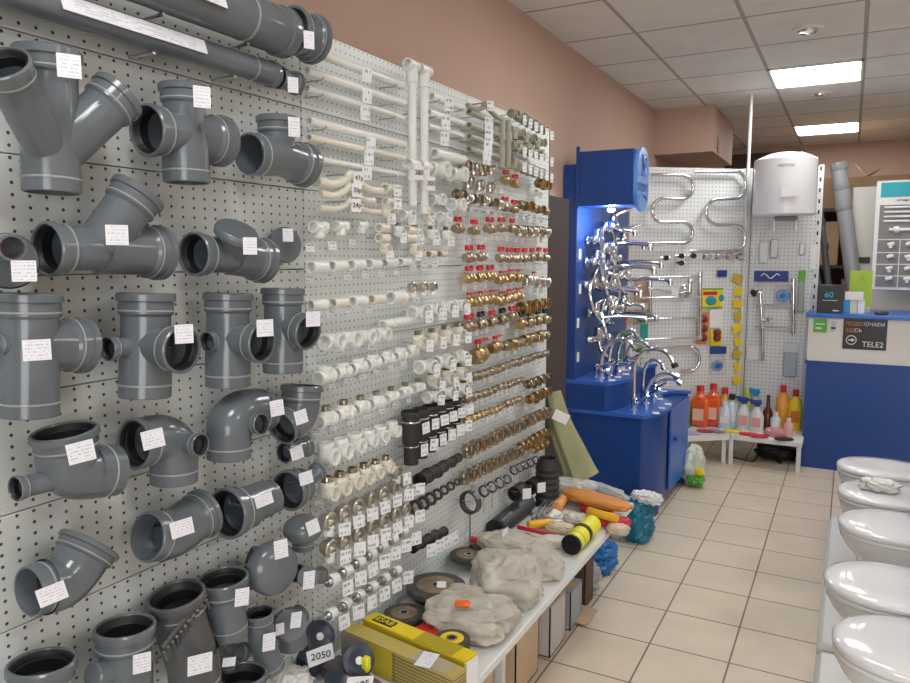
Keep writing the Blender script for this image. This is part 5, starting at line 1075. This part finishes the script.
# yellow tape tube
P=BP(571,545,.042); Q=BP(592,524,.042); d=(Q-P).normalized(); t=empty('tape_roll_tube',P,'bright yellow cylinder with black end and black strap','tube')
MB().lathe(P,Q-P,[(0,0),(0,.035),(.01,.038)],28).cyl(P,P+d*.012,.039,28).build('end_cap',BLKP,t); MB().cyl(P+d*.012,Q,.038,28).build('tube_body',YELB,t)
m_=(P+Q)/2; MB().lathe(m_-d*.012,d,[(0,.038),(0,.041),(.024,.041),(.024,.038)],28).build('strap',BLKP,t); MB().lathe(P,d,[(.05,.0385),(.052,.039),(.054,.0385)],28).build('line_mark',BLKP,t)
def stick(x0,y0,x1,y1,r,m,label,cat='tool handle',name='tool_handle',h=.02,tip=None):
    A=BP(x0,y0,h);B=BP(x1,y1,h); d=(B-A).normalized(); L=(B-A).length; t=empty(name,A,label,cat)
    MB().lathe(A,d,[(0,0),(0,r*.8),(.006,r),(L*.5,r*.9),(L*.85,r),(L*.98,r*.8),(L,0)],18).build('grip',m,t)
    if tip: MB().cyl(B,B+d*tip,r*.35,10).build('shaft',STEEL,t)
ORGY=mat('orange_yellow',(.85,.45,.02),.35)
stick(528,525,553,522,.018,ORGY,'orange yellow handle lying left of the yellow cylinder',tip=.04)
stick(588,511,618,519,.019,ORGY,'orange yellow handle right of the red packets, near bench end',h=.05)
stick(557,507,571,488,.026,mat('orange_paint_tube',(.8,.35,.1),.4),'stubby orange and yellow tube standing askew','tube','sealant_tube',h=.03)
stick(518,527,560,537,.009,RED,'thin red handled brush lying before orange handle',tip=.08)
stick(512,534,552,540,.007,WOOD,'thin wooden brush handle lying parallel to red one',tip=.06)
stick(523,537,560,545,.009,mat('cream_wood',(.6,.5,.35),.5),'cream brush handle behind the linen bags',tip=.05)
stick(462,540,505,545,.012,BRASS,'brass fitting stick beside red valve cap',h=.03,name='brass_pipe',cat='pipe')
def lump(px,py,sx,sy,sz,seed,m,label,name,cat='package',h=0,rot=0,amp=.15): blob(name,label,cat,BP(px,py,h),(sx,sy,sz),seed,m,amp,2.4,(.7,.7),rot=rot,part='wrapping')
lump(575,522,.10,.08,.04,11,mat('pale_pack',(.66,.62,.55),.4),'pale brush head pack in front of red packets','brush_pack')
lump(560,532,.12,.08,.04,12,mat('cream_bristle',(.62,.52,.38),.7),'cream bristled brush head near the yellow cylinder','paint_brush')
lump(597,511,.15,.10,.045,13,RED,'red plastic wrapped packet near orange yellow handle','red_packet',rot=.4)
lump(612,525,.15,.09,.04,14,mat('deep_red_wrap',(.5,.02,.04),.35),'second red packet beside yellow cylinder end','red_packet',rot=.2)
lump(618,533,.09,.07,.04,15,mat('beige_ball',(.62,.48,.38),.6),'beige wrapped part at the bench edge','wrapped_part')
lump(580,500,.14,.08,.05,16,mat('whitish_film',(.68,.67,.64),.3),'white plastic wrapped packet behind orange tube','white_packet',rot=.3)
lump(545,515,.13,.09,.03,17,PAPER,'white paper pack beside the black sleeve','paper_pack')
lump(555,545,.12,.09,.035,18,mat('whitish_film',(.68,.67,.64),.3),'clear wrapped brushes before yellow cylinder','brush_pack',rot=.3)
lump(596,503,.34,.13,.04,19,mat('orange_rubber',(.62,.24,.04),.45),'large flat orange rubber glove pack at bench end','orange_pack',rot=-.30,h=.035,amp=.08)
lump(622,509,.07,.06,.03,20,RED,'red corner pack beside the large orange pack','red_pack',h=.03)
lump(606,499,.26,.07,.07,21,mat('grey_clear_film',(.42,.45,.47),.2,bump=.4,bscale=25),'grey clear plastic film bag behind orange pack','film_bag',rot=-.5)
lump(572,497,.24,.12,.10,22,mat('grey_white_cloth',(.50,.51,.50),.6,bump=.4,bscale=15),'crumpled grey white cloth at far bench corner','cloth',cat='cloth')
# dark goods at the rack
for px,py,px2,py2,r,l in((472,553,520,543,.032,'long dark brown rubber roll on the bench'),(508,548,528,540,.028,'short dark rubber roll touching the long one')):
    A=BP(px,py,r);B=BP(px2,py2,r); t=empty('rubber_roll',A,l,'roll'); MB().tube(A,B,r,.2,seg=24).build('roll',mat('brown_rubber',(.055,.035,.03),.6,bump=.2),t); MB().lathe(A,B-A,[(0,0),(0,r*.8),(.001,0)],20).build('core',RUB,t)
P=BP(547,508); P=V((P.x,P.y,BZ)); t=empty('flexible_sleeve',P,'black ribbed rubber sleeve standing upright by rack end','sleeve'); pr=[(0,0),(0,.05)]
for i in range(7): pr+=[(.02+i*.028,.055),(.034+i*.028,.05)]
MB().lathe(P,(0,0,1),pr+[(.23,.045),(.23,.036),(.15,.034),(.15,0)],28).build('sleeve_body',RUBG,t); MB().torus(P+V((0,0,.23)),(0,0,1),.04,.005,24,8).build('rim',RUB,t)
A=BP(497,528,.04);B=BP(528,502,.04); t=empty('corrugated_hose',A,'dark grey corrugated hose leaning against the rack','hose'); L=(B-A).length; pr=[(0,0)]
for i in range(14): pr+=[(L*i/14,.034),(L*(i+.5)/14,.04)]
MB().lathe(A,B-A,pr+[(L,.034),(L,0)],24).build('hose_body',mat('hose_dark',(.05,.052,.06),.4),t); MB().lathe(A,A-B,[(0,.04),(.02,.041),(.02,.03),(0,0)],24).build('end_ring',RUB,t)
for k,(px,py,l) in enumerate(((517,492,'black round socket with white tag, left of pair'),(532,486,'black round socket with white tag, right of pair'))):
    P=W(px,py,.06); t=empty('rubber_socket',P,l,'pipe fitting'); MB().tube(P-Y*.03,P+Y*.05,rad(P,7.5),.2,seg=24).build('body',RUB,t); q=P+V((.045,0,.0)); card(t,q-P,.04,.045,yaw=-40,m=PAPER); MB().cyl((XB,P.y,P.z),P,.003,8).build('hook',STEEL,t)
for k in range(4):
    A=BP(532+k*5,519-k*2,.03+.006*k);B=BP(545+k*6,500-k*2,.05); t=empty('open_wrench',A,f'grey metal spanner fanned out beside black sleeve, {ORD[k]} from left','wrench','fan of grey spanners'); MB().sweep([A,A.lerp(B,.5),B],[.006,.005,.006],8).build('shank',STEEL,t); MB().torus(B,(0,0,1),.012,.004,16,6).build('jaw',STEEL,t)
P=BP(480,546,.03); t=empty('red_valve',P,'red handled brass valve lying by the linen bags','valve'); MB().cyl(P,P+V((.07,.03,.0)),.018,16).build('valve_body',BRASSY,t); MB().box(P+V((-.02,0,.02)),(.05,.03,.02),bev=.006).build('handle',REDH,t)
# blue-black discs with 2050 tag (hanging low at the seam, in front)
def motor(px,py,label,price,seed):
    P=BP(px,py,.012); t=empty('circulation_pump',P,label,'pump')
    MB().box(P+V((0,0,.03)),(.10,.09,.085),bev=.02).build('case',mat('blue_black_plastic',(.035,.045,.07),.4),t)
    n=V((.75,-.45,.5)).normalized(); q=P+V((.02,.02,.085)); MB().lathe(q,n,[(0,0),(0,.042),(.02,.042),(.024,.03),(.016,.01),(.016,0)],28).build('round_cover',mat('blue_black_plastic',(.035,.045,.07),.4),t)
    MB().lathe(q+n*.018,n,[(0,.01),(.004,.01),(.004,0)],14).build('centre_screw',PAPER,t)
    MB().box(P+V((-.03,-.03,.095)) if seed else P+V((.05,.02,.085)),(.02,.02,.04),bev=.004).build('yellow_plate',YELB,t)
    q=P+V((.085,-.05,.085) if seed else (.075,-.045,.07)); c_=card(t,q-P,.070,.045,yaw=-35,roll=-12 if not seed else 8,m=PAPER); a=math.radians(35)
    text('handwriting',price,.027,q+V((math.cos(a)*.003,-math.sin(a)*.003,0)),(PI/2,0,PI/2-a),INK,t)
motor(308,668,'dark blue round device by the seam with price card reading twenty fifty','2050',1)
motor(346,694,'dark blue round device touching the gold box, card half below frame','1085',0)
P=BP(286,700,.0); blob('plastic_bag','pale plastic bag beside the dark device at the bottom edge','bag',P,(.12,.14,.08),31,mat('whitish_film',(.68,.67,.64),.3),.2,2.5)
# green folded canvas leaning between rack and blue stand
t=empty('canvas_bundle',BY(588,488,3.18),'folded olive green canvas bundle with price tag leaning at rack end','canvas')
def canv(p,w0,w1,th,nm):
    pts=smooth_path(p,6); rs=[]; n=20
    for i,q in enumerate(pts):
        f=i/(len(pts)-1); d=(pts[min(i+1,len(pts)-1)]-pts[max(i-1,0)]).normalized(); v=V((.75,-.66,0)); u=d.cross(v).normalized(); v=u.cross(d); wd=w0+(w1-w0)*f
        rs.append([q+u*(wd*math.cos(2*PI*j/n))+v*((th*(1+.5*math.sin(4*PI*j/n+f*4)))*math.sin(2*PI*j/n)) for j in range(n)])
    MB().rings(rs,0,True,True).build(nm,mat('olive_canvas',(.30,.30,.16),.7,bump=.3,bscale=20,var=.1),t,sharp=60)
canv([BY(554,392,3.27),BY(562,422,3.27),BY(574,450,3.27),BY(587,478,3.27)],.036,.068,.022,'outer_fold')
canv([BY(554,415,3.32),BY(560,440,3.32),BY(570,462,3.32),BY(578,484,3.32)],.034,.060,.022,'inner_fold')
q=BY(561,417,3.22); card(t,q-t.location,.075,.05,yaw=-60,roll=-25,m=PAPER)
# ================================================ UNDER AND BESIDE THE BENCH
def bagtie(t,b): blobm(b+V((.07,.0,.25)),(.17,.11,.07),3.3,.3,3,flat=False).build('white_handles',mat('white_film',(.78,.78,.78),.35),t)
blob('plastic_bag','teal plastic bag with white crumpled top on floor by bench end','bag',FL(631,546,0)+V((-.02,.12,0)),(.23,.23,.26),41,TEAL,.25,1.6,extra=bagtie)
blob('plastic_bag','translucent grey bag leaning on the teal bag','bag',FL(620,545,0)+V((-.03,.10,0)),(.13,.13,.20),42,mat('grey_clear_film',(.42,.45,.47),.2,bump=.4,bscale=25),.2,2)
blob('plastic_bag','bright blue plastic bag on floor under the bench end','bag',FL(602,574,0)+V((-.06,.05,0)),(.22,.22,.17),43,mat('blue_film',(.01,.13,.38),.3,bump=.4,bscale=25),.3,2)
blob('plastic_bag','crumpled grey plastic bag under the bench beside blue bag','bag',FL(587,592,0)+V((-.05,.03,0)),(.20,.18,.15),44,mat('grey_bag',(.36,.36,.38),.35,bump=.4,bscale=25),.3,2.2)
for l,c,d,m,fl in(('open cardboard box under the bench, nearest the camera',(-1.12,2.05,0),(.20,.28,.20),CARD2,False),('brown cardboard box under the bench in the middle',(-1.1,2.42,0),(.22,.22,.24),CARD2,False),('white box with red print under the bench',(-1.08,2.72,0),(.2,.18,.21),mat('white_carton',(.55,.5,.48),.6),False),('grey crate of fittings under the bench',(-1.08,2.95,0),(.2,.15,.17),mat('grey_crate',(.35,.36,.38),.5),False),('dark brown open box under the bench beyond the crate',(-1.08,3.16,0),(.18,.12,.22),mat('dark_carton',(.10,.06,.045),.8),False)):
    carton('cardboard_box',l,c,d,m,0,fl)
one('cardboard_flap',MB().box((-.98,3.02,.012),(.10,.16,.006),R=Matrix.Rotation(.08,3,'Y')),CARD2,'loose cardboard flap lying on floor before the crate','cardboard',origin=(-.98,3.02,0))
